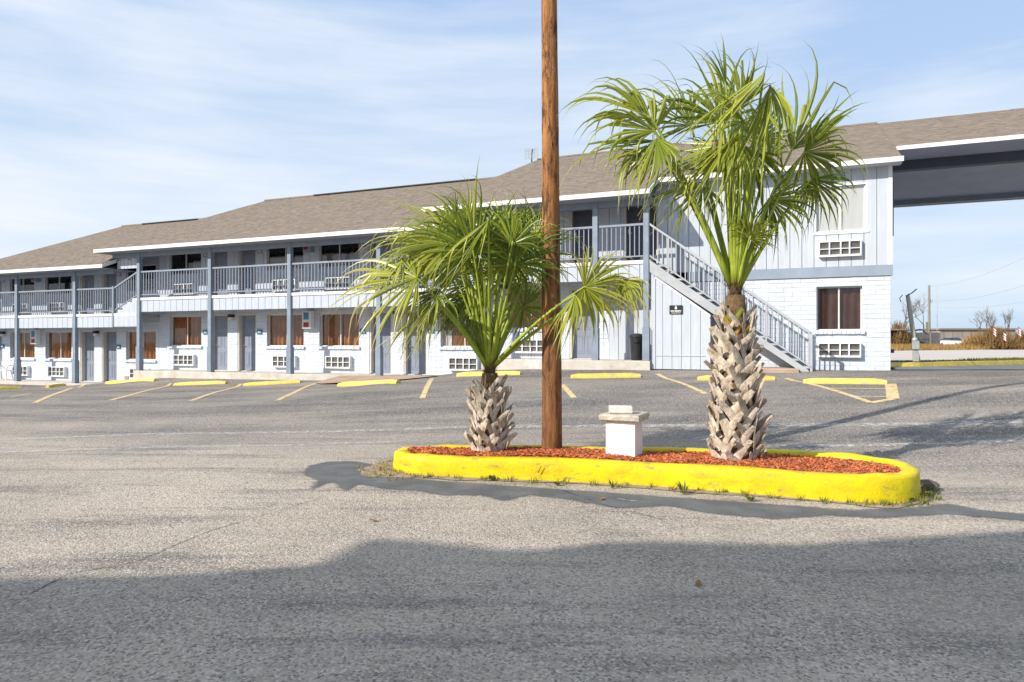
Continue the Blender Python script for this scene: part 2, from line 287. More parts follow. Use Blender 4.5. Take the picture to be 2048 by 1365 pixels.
# ------------------------------------------------------------------ mesh helpers
class MB:
    def __init__(s): s.v = []; s.f = []; s.t = []
    def add(s, vs, fs, tone=None):
        k = len(s.v); s.v += [tuple(p) for p in vs]; s.f += [tuple(k+i for i in q) for q in fs]
        if tone is not None: s.t += [tone]*len(vs)
        return s
    def box(s, x0, x1, y0, y1, z0, z1, tone=None):
        return s.add([(x0,y0,z0),(x1,y0,z0),(x1,y1,z0),(x0,y1,z0),(x0,y0,z1),(x1,y0,z1),(x1,y1,z1),(x0,y1,z1)],
                     [(0,3,2,1),(4,5,6,7),(0,1,5,4),(1,2,6,5),(2,3,7,6),(3,0,4,7)], tone)
    def bevbox(s, x0, x1, y0, y1, z0, z1, b):
        s.v_off = len(s.v)
        ring = lambda z, e: [(x0+e,y0+e,z),(x1-e,y0+e,z),(x1-e,y1-e,z),(x0+e,y1-e,z)]
        vs = ring(z0, b)+ring(z0+b, 0)+ring(z1-b, 0)+ring(z1, b)
        fs = [(3,2,1,0), (12,13,14,15)]
        for r in range(3):
            for i in range(4): fs.append((r*4+i, r*4+(i+1)%4, r*4+4+(i+1)%4, r*4+4+i))
        return s.add(vs, fs)
    def tube(s, pts, rs, n=8, cap=True, tone=None):
        pts = [Vector(p) for p in pts]; k0 = len(s.v); vs = []; fs = []
        up = Vector((0, 0, 1)); px = None
        for i, p in enumerate(pts):
            d = (pts[min(i+1, len(pts)-1)]-pts[max(i-1, 0)]).normalized()
            if px is None:
                px = d.cross(up)
                if px.length < .05: px = d.cross(Vector((1, 0, 0)))
            px = (px-d*px.dot(d)).normalized(); py = d.cross(px)
            for j in range(n):
                a = 2*math.pi*j/n; vs.append(p+(px*math.cos(a)+py*math.sin(a))*rs[i])
        for i in range(len(pts)-1):
            for j in range(n): fs.append((i*n+j, i*n+(j+1)%n, (i+1)*n+(j+1)%n, (i+1)*n+j))
        if cap: fs += [tuple(range(n-1, -1, -1)), tuple((len(pts)-1)*n+j for j in range(n))]
        return s.add(vs, fs, tone)
    def prism_y(s, poly, y0, y1):              # polygon in x,z pushed along y
        n = len(poly); vs = [(x, y0, z) for x, z in poly]+[(x, y1, z) for x, z in poly]
        fs = [tuple(range(n)), tuple(range(2*n-1, n-1, -1))]+[(i, n+i, n+(i+1) % n, (i+1) % n) for i in range(n)]
        return s.add(vs, fs)
    def prism_z(s, poly, z0, z1):
        n = len(poly); vs = [(x, y, z0) for x, y in poly]+[(x, y, z1) for x, y in poly]
        fs = [tuple(range(n-1, -1, -1)), tuple(range(n, 2*n))]+[(i, (i+1) % n, n+(i+1) % n, n+i) for i in range(n)]
        return s.add(vs, fs)
    def lathe(s, prof, n=24, cx=0, cy=0):
        vs = []; fs = []
        for r, z in prof:
            for j in range(n): a = 2*math.pi*j/n; vs.append((cx+r*math.cos(a), cy+r*math.sin(a), z))
        for i in range(len(prof)-1):
            for j in range(n): fs.append((i*n+j, i*n+(j+1) % n, (i+1)*n+(j+1) % n, (i+1)*n+j))
        fs += [tuple(range(n-1, -1, -1)), tuple((len(prof)-1)*n+j for j in range(n))]
        return s.add(vs, fs)
    def mesh(s, name, m, smooth=False):
        me = bpy.data.meshes.new(name); me.from_pydata(s.v, [], s.f)
        if m and m.name == 'asphalt_shingle' and not s.t: s.t = [(1, 1, 1)]*len(s.v)
        if s.t:
            ca = me.color_attributes.new('tone', 'FLOAT_COLOR', 'POINT')
            ca.data.foreach_set('color', [c for t in s.t for c in (*t, 1)])
        if m: me.materials.append(m)
        if smooth: me.shade_smooth()
        me.update(); return me
    def obj(s, name, m, parent=None, loc=(0, 0, 0), rz=0, smooth=False):
        return link(name, s.mesh(name, m, smooth), parent, loc, rz)
def link(name, me, parent=None, loc=(0, 0, 0), rz=0):
    o = bpy.data.objects.new(name, me); C.objects.link(o); o.parent = parent; o.location = loc
    if rz: o.rotation_euler = (0, 0, rz)
    return o
def tag(o, label, cat, group=None):
    o['label'] = label; o['category'] = cat
    if group: o['group'] = group
    return o
def thing(name, label, cat, loc=(0, 0, 0), rz=0, group=None):
    return tag(link(name, None, None, loc, rz), label, cat, group)
def struct(o, kind='structure'): o['kind'] = kind; return o
def copy_tree(o, parent=None):
    c = o.copy(); C.objects.link(c); c.parent = parent
    for ch in list(o.children): copy_tree(ch, c)
    return c
_bc = {}
def boxmesh(name, dx, dy, dz, m, bev=0):
    k = (name, round(dx, 3), round(dy, 3), round(dz, 3), m.name, bev)
    if k not in _bc:
        b = MB()
        if bev: b.bevbox(-dx/2, dx/2, -dy/2, dy/2, -dz/2, dz/2, bev)
        else: b.box(-dx/2, dx/2, -dy/2, dy/2, -dz/2, dz/2)
        _bc[k] = b.mesh(name, m)
    return _bc[k]

# ------------------------------------------------------------------ lie of the land
cA, sA = .92525, .37936
OX, OY = 3.83, 19.45
def to_uv(x, y): dx, dy = x-OX, y-OY; return dx*cA-dy*sA, dx*sA+dy*cA
def to_xy(u, v): return OX+u*cA+v*sA, OY-u*sA+v*cA
def lerp_table(t, x):
    if x <= t[0][0]: return t[0][1]
    for (a, b), (c, d) in zip(t, t[1:]):
        if x <= c: k = (x-a)/(c-a); k = k*k*(3-2*k); return b+(d-b)*k
    return t[-1][1]
T_WALL = [(-40, -1.92), (-25, -1.88), (-21.5, -1.70), (-18.5, -1.40), (-11.5, -1.36), (-9.5, -1.28), (-7.2, -1.14), (-5, -.88), (-3, -.83), (0, -.81), (8, -.77)]
T_STOP = [(-40, -2.02), (-24, -1.93), (-19, -1.66), (-14, -1.55), (-9, -1.36), (-6, -1.12), (-3, -1.0), (2, -.97), (8, -.90)]
def sm(k): k = max(0, min(1, k)); return k*k*(3-2*k)
def ground(x, y):
    u, v = to_uv(x, y)
    if v > 0: return EYE+lerp_table(T_WALL, u)
    zw, zs = lerp_table(T_WALL, u), lerp_table(T_STOP, u)
    near = -1.55
    if v > -1.6: z = zs+(zw-zs)*((v+1.6)/1.6)
    else: z = near+(zs-near)*sm((v+10.5)/8.9)
    return EYE+z
def axis(parts):
    o = [parts[0][0]]
    for a, b, st in parts:
        n = max(1, round((b-a)/st)); o += [a+(b-a)*(i+1)/n for i in range(n)]
    return o
def ray(px, py, lift=0.):                      # where a sight line of the photograph meets the ground
    dx, dz = (px-1024)/1365, (682-py)/1365
    t = 2.
    for _ in range(4000):
        if EYE+dz*t <= ground(dx*t, t)+lift: break
        t += .02
    return Vector((dx*t, t, ground(dx*t, t)))
# far terrain
g = MB(); xs = axis([(-900, -60, 120), (-60, 80, 5), (80, 900, 120)]); ys = axis([(-300, -40, 60), (-40, 60, 5), (60, 1500, 120)])
for y in ys:
    for x in xs: g.v.append((x, y, (ground(x, y)-.4 if y < 23 or x < 8 else EYE-1.0) if abs(x) < 70 and y < 45 else (EYE-1.0 if x > 5 else EYE-2.4)))
nx = len(xs)
for j in range(len(ys)-1):
    for i in range(nx-1): g.f.append((j*nx+i, j*nx+i+1, (j+1)*nx+i+1, (j+1)*nx+i))
struct(g.obj('ground', M['field'], smooth=True))
# the parking lot
LOT_END = 17.98
def lot_end(x): return max(LOT_END, OY+.8-(x-OX)*sA/cA)
g = MB(); xs = axis([(-70, -32, 2), (-32, 24, .5), (24, 60, 3)]); nrow = 90
for j in range(nrow+1):
    for x in xs:
        y0 = -30; y1 = lot_end(x); k = j/nrow; k = k**.6; y = y0+(y1-y0)*k
        g.v.append((x, y, ground(x, y)))
nx = len(xs)
for j in range(nrow):
    for i in range(nx-1): g.f.append((j*nx+i, j*nx+i+1, (j+1)*nx+i+1, (j+1)*nx+i))
lot = struct(g.obj('parking_lot', M['asphalt'], smooth=True))
def strip(name, pts, wid, m, lift, parent=lot, taper=False, jit=0, n=None):
    P = []
    for a, b in zip(pts, pts[1:]):
        k = n or max(2, int((Vector(b)-Vector(a)).length/.4)); P += [Vector(a).lerp(Vector(b), i/k) for i in range(k)]
    P.append(Vector(pts[-1])); b = MB()
    for i, p in enumerate(P):
        d = P[min(i+1, len(P)-1)]-P[max(i-1, 0)]; nrm = Vector((-d.y, d.x, 0)).normalized()
        if jit and 0 < i < len(P)-1: p = p+nrm*R.uniform(-jit, jit)
        for s_ in (-1, 1):
            q = p+nrm*(s_*wid/2*(R.uniform(.5, 1.3) if taper else 1)); b.v.append((q.x, q.y, ground(q.x, q.y)+lift))
    b.f = [(2*i, 2*i+2, 2*i+3, 2*i+1) for i in range(len(P)-1)]
    return b.obj(name, m, parent)
for a, b in [((70, 806), (180, 767)), ((220, 801), (342, 767)), ((383, 802), (482, 768)), ((555, 801), (630, 767)), ((845, 797), (864, 757)),
             ((1148, 796), (1124, 770)), ((1412, 788), (1315, 748)), ((1742, 806), (1572, 757)), ((1742, 806), (1786, 798))]:
    strip('painted_line', [ray(*a), ray(*b)], .13, M['yline'], .006)
strip('painted_line', [ray(1786, 798), ray(1781, 768)], .22, M['yline'], .008)
for a, b in [((1645, 777), (1777, 778)), ((1703, 793), (1779, 794)), ((20, 795), (64, 786))]:
    strip('painted_line', [ray(*a), ray(*b)], .07, M['yline'], .007)
strip('faded_line', [ray(-60, 883), ray(300, 868), ray(620, 864), ray(930, 855), ray(1290, 851), ray(1700, 850), ray(2060, 843)], .22, M['wline'], .005, jit=.03)
strip('faded_line', [ray(-60, 908), ray(250, 897), ray(620, 890), ray(800, 884)], .16, M['wline'], .005, jit=.03)
strip('faded_line', [ray(1560, 893), ray(1800, 890), ray(2060, 880)], .16, M['wline'], .005, jit=.03)
M['crack'] = worn('crack_dirt', (.10, .09, .08), .40, .60, 6)
strip('crack', [ray(60, 1190), ray(140, 1150), ray(270, 1125), ray(420, 1065), ray(560, 1020), ray(640, 998)], .012, M['crack'], .004, taper=True, jit=.03)
strip('crack', [ray(1090, 968), ray(1200, 1010), ray(1330, 1040)], .010, M['crack'], .004, taper=True, jit=.03)
for a, b in (((712, 797), (742, 794)), ((716, 794), (736, 799)), ((146, 817), (158, 816)), ((1118, 905), (1150, 903)), ((1235, 998), (1275, 1004))):
    strip('paint_mark', [ray(*a), ray(*b)], .035, M['wline'], .006, taper=True, jit=.01)
# dark band beside the island: cast shade painted as a sheet, ragged towards its edge
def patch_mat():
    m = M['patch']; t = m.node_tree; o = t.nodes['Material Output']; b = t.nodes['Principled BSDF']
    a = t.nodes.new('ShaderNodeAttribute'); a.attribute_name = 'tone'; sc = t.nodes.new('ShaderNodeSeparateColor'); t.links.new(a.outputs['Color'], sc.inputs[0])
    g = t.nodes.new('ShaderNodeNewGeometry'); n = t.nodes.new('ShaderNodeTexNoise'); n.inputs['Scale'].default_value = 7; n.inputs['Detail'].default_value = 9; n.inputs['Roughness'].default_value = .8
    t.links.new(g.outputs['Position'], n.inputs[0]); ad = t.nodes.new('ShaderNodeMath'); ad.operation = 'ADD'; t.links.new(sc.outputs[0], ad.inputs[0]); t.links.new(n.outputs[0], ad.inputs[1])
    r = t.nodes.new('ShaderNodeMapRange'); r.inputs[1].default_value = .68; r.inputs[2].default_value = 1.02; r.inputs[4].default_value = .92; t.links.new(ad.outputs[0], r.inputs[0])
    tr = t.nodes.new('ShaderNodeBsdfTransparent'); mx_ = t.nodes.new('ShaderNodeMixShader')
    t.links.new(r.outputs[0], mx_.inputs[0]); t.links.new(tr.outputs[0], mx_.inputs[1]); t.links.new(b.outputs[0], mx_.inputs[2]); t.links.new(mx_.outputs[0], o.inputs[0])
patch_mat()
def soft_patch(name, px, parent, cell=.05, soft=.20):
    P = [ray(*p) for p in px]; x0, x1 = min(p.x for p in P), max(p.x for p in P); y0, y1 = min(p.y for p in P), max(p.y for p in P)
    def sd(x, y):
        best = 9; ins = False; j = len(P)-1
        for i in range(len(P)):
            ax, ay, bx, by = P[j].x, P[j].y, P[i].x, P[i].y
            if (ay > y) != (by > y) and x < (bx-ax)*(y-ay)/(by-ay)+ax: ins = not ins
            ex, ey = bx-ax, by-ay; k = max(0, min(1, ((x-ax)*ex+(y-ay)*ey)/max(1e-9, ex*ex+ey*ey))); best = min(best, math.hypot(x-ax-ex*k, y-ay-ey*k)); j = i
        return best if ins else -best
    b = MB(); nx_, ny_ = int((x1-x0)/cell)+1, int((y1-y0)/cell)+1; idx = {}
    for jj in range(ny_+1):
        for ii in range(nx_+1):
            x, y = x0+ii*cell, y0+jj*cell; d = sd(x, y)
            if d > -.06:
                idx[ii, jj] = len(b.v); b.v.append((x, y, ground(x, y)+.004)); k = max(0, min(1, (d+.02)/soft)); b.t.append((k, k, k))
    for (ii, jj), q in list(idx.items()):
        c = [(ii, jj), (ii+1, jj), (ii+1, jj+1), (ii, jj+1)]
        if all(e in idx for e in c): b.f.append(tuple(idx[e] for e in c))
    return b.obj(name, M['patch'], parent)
def flat_poly(name, px, m, lift, parent, jag=.05, step=.12):
    P = [ray(*p) for p in px]; Q = []
    for i, p in enumerate(P):
        q = P[(i+1) % len(P)]; k = max(1, int((q-p).length/step))
        d = (q-p).normalized(); nrm = Vector((-d.y, d.x, 0))
        Q += [p.lerp(q, j/k)+nrm*R.uniform(-jag, jag) for j in range(k)]
    bm = bmesh.new(); vs = [bm.verts.new((p.x, p.y, ground(p.x, p.y)+lift)) for p in Q]
    f = bm.faces.new(vs); bmesh.ops.triangulate(bm, faces=[f])
    if f.is_valid and f.normal.z < 0: bmesh.ops.reverse_faces(bm, faces=bm.faces[:])
    me = bpy.data.meshes.new(name); bm.to_mesh(me); bm.free(); me.materials.append(m)
    return link(name, me, parent)
soft_patch('painted_shade_patch', [(610, 932), (655, 922), (715, 922), (760, 930), (765, 950), (900, 962), (1100, 976), (1300, 990), (1500, 1004), (1700, 1018), (1840, 1012), (1890, 1005), (1960, 1018), (2100, 1032),
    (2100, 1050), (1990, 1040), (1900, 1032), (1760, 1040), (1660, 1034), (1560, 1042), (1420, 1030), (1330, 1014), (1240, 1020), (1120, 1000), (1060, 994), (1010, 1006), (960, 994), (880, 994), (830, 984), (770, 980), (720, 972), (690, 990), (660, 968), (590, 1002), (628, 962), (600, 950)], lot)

# ------------------------------------------------------------------ road, kerb and land beyond the right-hand end
def sheet(name, poly, z, m):
    return struct(MB().add([(x, y, z) for x, y in poly], [tuple(range(len(poly)))]).obj(name, m))
KL = [(10.12, 18.24), (11.0, 18.42), (12.5, 19.1), (15.4, 20.4), (20, 21.9), (30, 25), (60, 34.5)]
rd = MB(); rd.v = [(x, 17.92, EYE-.748) for x, y in KL]+[(x, y, EYE-.69) for x, y in KL]
rd.f = [(i, i+1, len(KL)+i+1, len(KL)+i) for i in range(len(KL)-1)]; struct(rd.obj('driveway', M['road']))
kb = MB(); kb.v = [(x, y+d, EYE+z) for x, y in KL for d, z in ((0, -.72), (.02, -.585), (.16, -.575), (.18, -.72))]
for i in range(len(KL)-1):
    for j in range(3): kb.f.append((4*i+j, 4*i+4+j, 4*i+5+j, 4*i+1+j))
tag(kb.obj('roadside_kerb', M['stopyellow']), 'long low yellow kerb along the grey driveway beyond the motel end', 'kerb')
vg_ = MB(); vg_.v = [(x, y+.17, EYE-.59) for x, y in KL]+[(x, y+1.2, EYE-.60) for x, y in KL]+[(x-.5, y+3.4, EYE-.93) for x, y in KL]
vg_.f = [(k*len(KL)+i, k*len(KL)+i+1, (k+1)*len(KL)+i+1, (k+1)*len(KL)+i) for k in (0, 1) for i in range(len(KL)-1)]; struct(vg_.obj('verge', M['verge']))
sheet('gravel_road', [(6, 24), (30, 29), (60, 38), (140, 46), (140, 96), (70, 84), (44, 71), (36, 66), (6, 66)], EYE-.95, M['gravel'])

# ------------------------------------------------------------------ the motel
FL = {1: -1.76, 2: -1.165, 3: -.565}
ZB = .8
motel = thing('motel_building', 'long two storey grey motel with shingle roof stepping up the lot in sections', 'building', (OX, OY, EYE-ZB), math.atan2(-sA, cA))
W = 1.05; DK = 2.87; RV = 6.1
def part(mb, name, m, parent=motel, smooth=False):
    mb.v = [(x, y, z+ZB) for x, y, z in mb.v]; return mb.obj(name, m, parent, smooth=smooth)
def bpart(name, u0, u1, v0, v1, z0, z1, m, parent=motel, bev=0, off=(0, 0, 0)):
    me = boxmesh(name, u1-u0, v1-v0, z1-z0, m, bev)
    return link(name, me, parent, ((u0+u1)/2-off[0], (v0+v1)/2-off[1], (z0+z1)/2+ZB-off[2]))
# openings: (u0,u1,z0,z1)
LOW = {1: [], 2: [], 3: [], 4: []}; UPP = {1: [], 2: [], 3: [], 4: []}
win_list = []; door_list = []; ac_list = []
def room_window(sec, u0, wdt=1.72, low=True, upp=True):
    F = FL[sec]
    if low: z0, z1 = F+.97, F+2.17; LOW[sec].append((u0, u0+wdt, z0, z1)); win_list.append((u0, u0+wdt, z0, z1, 'curtain'))
    if upp: z0, z1 = F+DK+.98, F+DK+2.06; UPP[sec].append((u0, u0+wdt, z0, z1)); win_list.append((u0, u0+wdt, z0, z1, 'dark'))
    for F2, on in ((F+.18, low), (F+DK+.16, upp)):
        if on: ac_list.append((u0+.37, u0+1.43, F2, F2+.44))
def room_door(sec, u0, wdt=.80, low=True, upp=True):
    F = FL[sec]
    if low: LOW[sec].append((u0-.06, u0+wdt+.06, F, F+2.21)); door_list.append((u0, u0+wdt, F, F+2.15, 'door'))
    if upp: UPP[sec].append((u0-.06, u0+wdt+.06, F+DK, F+DK+2.10)); door_list.append((u0, u0+wdt, F+DK, F+DK+2.04, 'door' if sec < 3 else 'darkdoor'))
for u0 in (-29.76, -27.29, -22.18): room_window(1, u0)
for u0 in (-31.2, -24.95, -23.58): room_door(1, u0)
for u0 in (-19.68, -14.64, -12.20, -7.18): room_window(2, u0)
for u0 in (-17.42, -16.02, -9.97, -8.56): room_door(2, u0)
room_window(3, -4.80); room_door(3, -2.55)
UPP[3].append((-.90, .14, FL[3]+DK, FL[3]+DK+2.10)); door_list.append((-.84, .08, FL[3]+DK, FL[3]+DK+2.04, 'darkdoor'))
S4L = [(4.46, 5.58, .29, 1.48)]; S4U = [(4.45, 5.66, 2.97, 4.20)]
win_list += [(4.46, 5.58, .29, 1.48, 'sheet'), (4.45, 5.66, 2.97, 4.20, 'blind')]
ac_list += [(4.49, 5.54, -.44, -.04), (4.51, 5.55, 2.28, 2.71)]
SEC = {1: (-33.2, -20.25), 2: (-20.25, -5.0), 3: (-5.0, .12), 4: (.12, 6.25)}
EAVE = {1: 2.93, 2: 3.53, 3: 4.09}
def cut_rects(u0, u1, z0, z1, ops, ub=(), zb=()):
    us = sorted({u0, u1, *[x for o in ops for x in o[:2] if u0 < x < u1], *[x for x in ub if u0 < x < u1]}); res = []
    for a, b in zip(us, us[1:]):
        m_ = (a+b)/2; blk = sorted((o[2], o[3]) for o in ops if o[0] < m_ < o[1]); z = z0
        for c, d in blk:
            if c > z+1e-4: res.append((a, b, z, min(c, z1)))
            z = max(z, d)
        if z < z1-1e-4: res.append((a, b, z, z1))
    return res
def wall(u0, u1, z0, z1, ops, m):
    mb = MB()
    for a, b, c, d in cut_rects(u0, u1, z0, z1, ops): mb.box(a, b, W, W+.26, c, d)
    return part(mb, 'wall', m)
def bricks(u0, u1, z0, z1, ops, wl, n_obj):
    """painted slump blocks; first n_obj of them single objects, the rest joined"""
    h = .127; Lb = .41; j = .008; rows = int(round((z1-z0)/h)); hh = (z1-z0)/rows; rest = MB(); single = 0
    cells = []
    for r in range(rows):
        za, zb = z0+r*hh, z0+(r+1)*hh; u = u0-(Lb/2 if r % 2 else 0)-R.random()*.02
        while u < u1:
            a, b = max(u, u0), min(u+Lb, u1); zm = (za+zb)/2; segs = [(a, b)]
            for o in ops:
                if o[2]-hh*.4 < zm < o[3]+hh*.4:
                    ns = []
                    for p, q in segs:
                        if o[1] <= p or o[0] >= q: ns.append((p, q))
                        else:
                            if o[0] > p: ns.append((p, o[0]))
                            if o[1] < q: ns.append((o[1], q))
                    segs = ns
            cells += [(p, q, za, zb) for p, q in segs if q-p > .03]
            u += Lb
    for p, q, za, zb in cells:
        pr_ = R.uniform(.006, .013); dz = R.uniform(-.003, .003)
        if n_obj[0] > 0:
            n_obj[0] -= 1; dx = round(q-p-j, 2)
            o = link('brick', boxmesh('brick', dx, .03, round(hh-j, 3), M['brick'], .006), wl, ((p+q)/2, W+.015-pr_, (za+zb)/2+ZB+dz)); o.rotation_euler = (R.uniform(-.02, .02), R.uniform(-.008, .008), R.uniform(-.006, .006))
        else: rest.bevbox(p+j/2, q-j/2, W-pr_, W+.02, za+j/2+dz, zb-j/2+dz, .006)
    if rest.v: o = part(rest, 'bricks', M['brick'], wl); o['kind'] = 'stuff'
nb = [262]
wl4 = wall(.12, 6.25, -.80, 1.73, S4L, M['core']); 
bricks(1.8, 6.25, -.80, 1.73, S4L, wl4, nb); bricks(.12, 1.8, -.80, 1.73, [], wl4, [0])
for sec in (3, 2, 1):
    a, b = SEC[sec]; F = FL[sec]; bz = F+2.75
    wl = wall(a, b, F-.25, bz, LOW[sec], M['core'])
    if sec == 3: bricks(a, -1.35, F, bz-.2, LOW[sec], wl, nb)
    else: bricks(a, b, F, bz-.2, LOW[sec], wl, [0])
# siding boards on the upper storey, and where block gives way to boards
def boards(u0, u1, z0, z1, ops, wl, m, wdt=.305, v1=W, th=.018, name='board', first=0.):
    n = max(1, round((u1-u0)/wdt)); st = (u1-u0)/n
    for i in range(n):
        a, b = u0+i*st+.009, u0+(i+1)*st-.009
        for p, q, c, d in cut_rects(a, b, z0, z1, ops):
            o = bpart(name, p, q, v1-th, v1, c, d, m, wl)
for sec in (1, 2, 3):
    a, b = SEC[sec]; F = FL[sec]
    wl = wall(a, b, F+DK, EAVE[sec]+.6, UPP[sec], M['groove'])
    boards(max(a, -31.5), b, F+DK, EAVE[sec]+.02, UPP[sec], wl, M['siding'], .36)
boards(-1.35, .12, FL[3], FL[3]+2.55, [], motel, M['siding'], .30, name='board')
wl = wall(.12, 6.25, 2.02, 4.95, S4U, M['groove']); wl4u = wl
boards(.12, 6.23, 2.02, 4.72, S4U, wl, M['siding'], .306)
bpart('corner_trim', 6.19, 6.29, W-.03, W+.12, 2.02, 4.72, M['trim'])
bpart('band_board', 1.0, 6.30, W-.045, W+.10, 1.735, 2.015, M['band'])
# closing walls and floors so that the rooms stay dark
mb = MB(); mb.add([(x, y, z) for x in (6.0, 6.24) for y, z in ((W+.27, -.8), (12.3, -.8), (12.3, 4.0), (RV, 7.0), (W+.27, 4.7))], [(0, 1, 2, 3, 4), (9, 8, 7, 6, 5), (0, 5, 6, 1), (1, 6, 7, 2), (2, 7, 8, 3), (3, 8, 9, 4), (4, 9, 5, 0)]); part(mb, 'end_wall', M['siding'])
mb = MB(); mb.box(-33.2, 6.0, 12.0, 12.3, -2.2, 3.2); part(mb, 'rear_wall', M['siding'])
mb = MB(); mb.box(-33.4, -33.2, W, 12.3, -2.2, 2.9); part(mb, 'end_wall', M['siding'])
for sec in (1, 2, 3, 4):
    a, b = SEC[sec]; F = FL[min(sec, 3)]
    mb = MB(); mb.box(a+.01, b-.01, W+.28, 11.9, F+DK-.3, F+DK-.02).box(a+.01, b-.01, W+.28, 11.9, F-.3, F-.02); part(mb, 'storey_floor', M['interior'])
    mb = MB(); mb.box(a+.01, b-.01, W+1.6, W+1.7, F, F+4.6); part(mb, 'partition', M['interior'])

# windows
def window(u0, u1, z0, z1, kind):
    cu, cz = (u0+u1)/2, (z0+z1)/2; hw, hh = (u1-u0)/2, (z1-z0)/2; rec = .10 if kind in ('curtain', 'sheet') else .03
    lc = (cu, W+rec, cz+ZB); t_ = .035
    fm = M['trim'] if kind == 'blind' else M['cream']
    k = ('win', round(hw, 2), round(hh, 2), kind)
    if k not in _bc:
        b = MB(); b.box(-hw, -hw+t_, 0, .06, -hh, hh).box(hw-t_, hw, 0, .06, -hh, hh).box(-hw+t_, hw-t_, 0, .06, hh-t_, hh).box(-hw+t_, hw-t_, 0, .06, -hh, -hh+t_).box(-.02, .02, .002, .058, -hh+t_, hh-t_)
        _bc[k] = b.mesh('window', fm)
        p = MB(); p.box(-hw/2+t_*.7, hw/2-t_*.7, 0, .006, -hh+t_, hh-t_)
        _bc[k+('p',)] = p.mesh('pane', M['glassdark'] if kind == 'dark' else M['glass'])
    wo = link('window', _bc[k], motel, lc)
    for s_ in (-1, 1): link('pane', _bc[k+('p',)], wo, (s_*hw/2, .03 if s_ < 0 else .018, 0))
    cm = {'curtain': M['curtain'], 'dark': M['interior'], 'sheet': M['plasticcover'], 'blind': M['blind']}[kind]
    # curtain: two gathered lengths of cloth, each window its own folds
    for s_ in (-1, 1):
        c = MB(); n = 36; ph = R.random()*9; fr = R.uniform(26, 40); amp = {'curtain': .035, 'dark': .004, 'sheet': .012, 'blind': .001}[kind]
        rows = 4
        for r in range(rows+1):
            for i in range(n+1):
                x = -hw/2+hw*i/n; c.v.append((x, amp*(math.sin(fr*x+ph+.3*r)+.6*math.sin(fr*.43*x+2*ph))*(1+.25*r*.5)+R.uniform(-.002, .002), -hh+2*hh*(1-r/rows)))
        for r in range(rows):
            for i in range(n): q = r*(n+1)+i; c.f.append((q, q+n+1, q+n+2, q+1))
        c.obj('curtain' if kind != 'blind' else 'blind', cm, wo, (s_*hw/2, .045 if kind == 'blind' else .12, 0), smooth=True)
    if kind in ('curtain', 'sheet'):
        sb = MB(); n = int((u1-u0+.12)/.105)
        for i in range(n):
            a = -hw-.06+i*(2*hw+.12)/n; sb.bevbox(a+.004, a+(2*hw+.12)/n-.004, -.17-R.random()*.012, -.001, -hh-.10-R.random()*.01, -hh-.002, .008)
        sb.obj('sill', M['brick'], wo)
        MB().box(-hw, hw, -.03, .0, -hh-.001, -hh+.02).obj('sill_trim', M['trim'], wo)
    elif kind == 'blind':
        b = MB(); e = .05; b.box(-hw-e, -hw, -.05, 0, -hh-e, hh+e).box(hw, hw+e, -.05, 0, -hh-e, hh+e).box(-hw, hw, -.05, 0, hh, hh+e).box(-hw-e-.03, hw+e+.03, -.07, -.0501, -hh-e-.02, -hh-e+.03).box(-hw, hw, -.05, 0, -hh-e, -hh)
        b.obj('casing', M['trim'], wo)
    return wo
for a in win_list:
    wo = window(*a); u0, u1, z0, z1, kind = a; hw, hh = (u1-u0)/2, (z1-z0)/2
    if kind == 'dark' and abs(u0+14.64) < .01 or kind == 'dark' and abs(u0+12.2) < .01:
        MB().box(-hw+.04, hw*.25, .075, .10, -hh+.04, -.02).box(hw*.45, hw-.04, .075, .10, -hh+.04, -.02).obj('painted_reflection', M['tanreflection'], wo)  # tan panels behind the glass stand in for a reflection
    if kind == 'dark' and abs(u0+19.68) < .01: MB().box(hw*.35, hw-.04, .075, .10, -hh+.04, .0).obj('painted_reflection', M['tanreflection'], wo)
    if kind == 'curtain' and abs(u0+7.18) < .01:
        MB().box(-hw*.55, -.03, .06, .08, -hh+.04, .12).obj('plywood_patch', M['ply'], wo); MB().box(-hw+.04, -hw*.6, .062, .075, -hh+.04, -.05).obj('torn_paper', M['blind'], wo)
        MB().box(-hw+.04, hw-.04, .10, .11, -hh+.04, hh-.04).obj('backing', M['interior'], wo)

# doors
def door_mesh(hw, h, m, nm):
    b = MB(); b.box(-hw, hw, .0, .04, 0, h)
    for x0, x1 in ((-hw+.10, -.05), (.05, hw-.10)):
        for z0, z1 in ((.16, .72), (.90, 1.46), (1.62, h-.16)):
            # raised moulding ring and field
            for a0, a1, c0, c1 in ((x0, x1, z0, z0+.02), (x0, x1, z1-.02, z1), (x0, x0+.02, z0+.02, z1-.02), (x1-.02, x1, z0+.02, z1-.02)):
                b.box(a0, a1, -.010, -.0005, c0, c1)
            b.box(x0+.06, x1-.06, -.007, -.0005, z0+.06, z1-.06)
    return b.mesh(nm, m)
dm = {}
hm = MB(); hm.box(-.03, .03, -.02, 0, -.02, .14).box(-.02, .10, -.06, -.04, .0, .022).box(-.01, .012, -.06, -.02, .0, .022).lathe([(.02, .19), (.02, .20)], 8); hm = hm.mesh('handle', M['steel'])
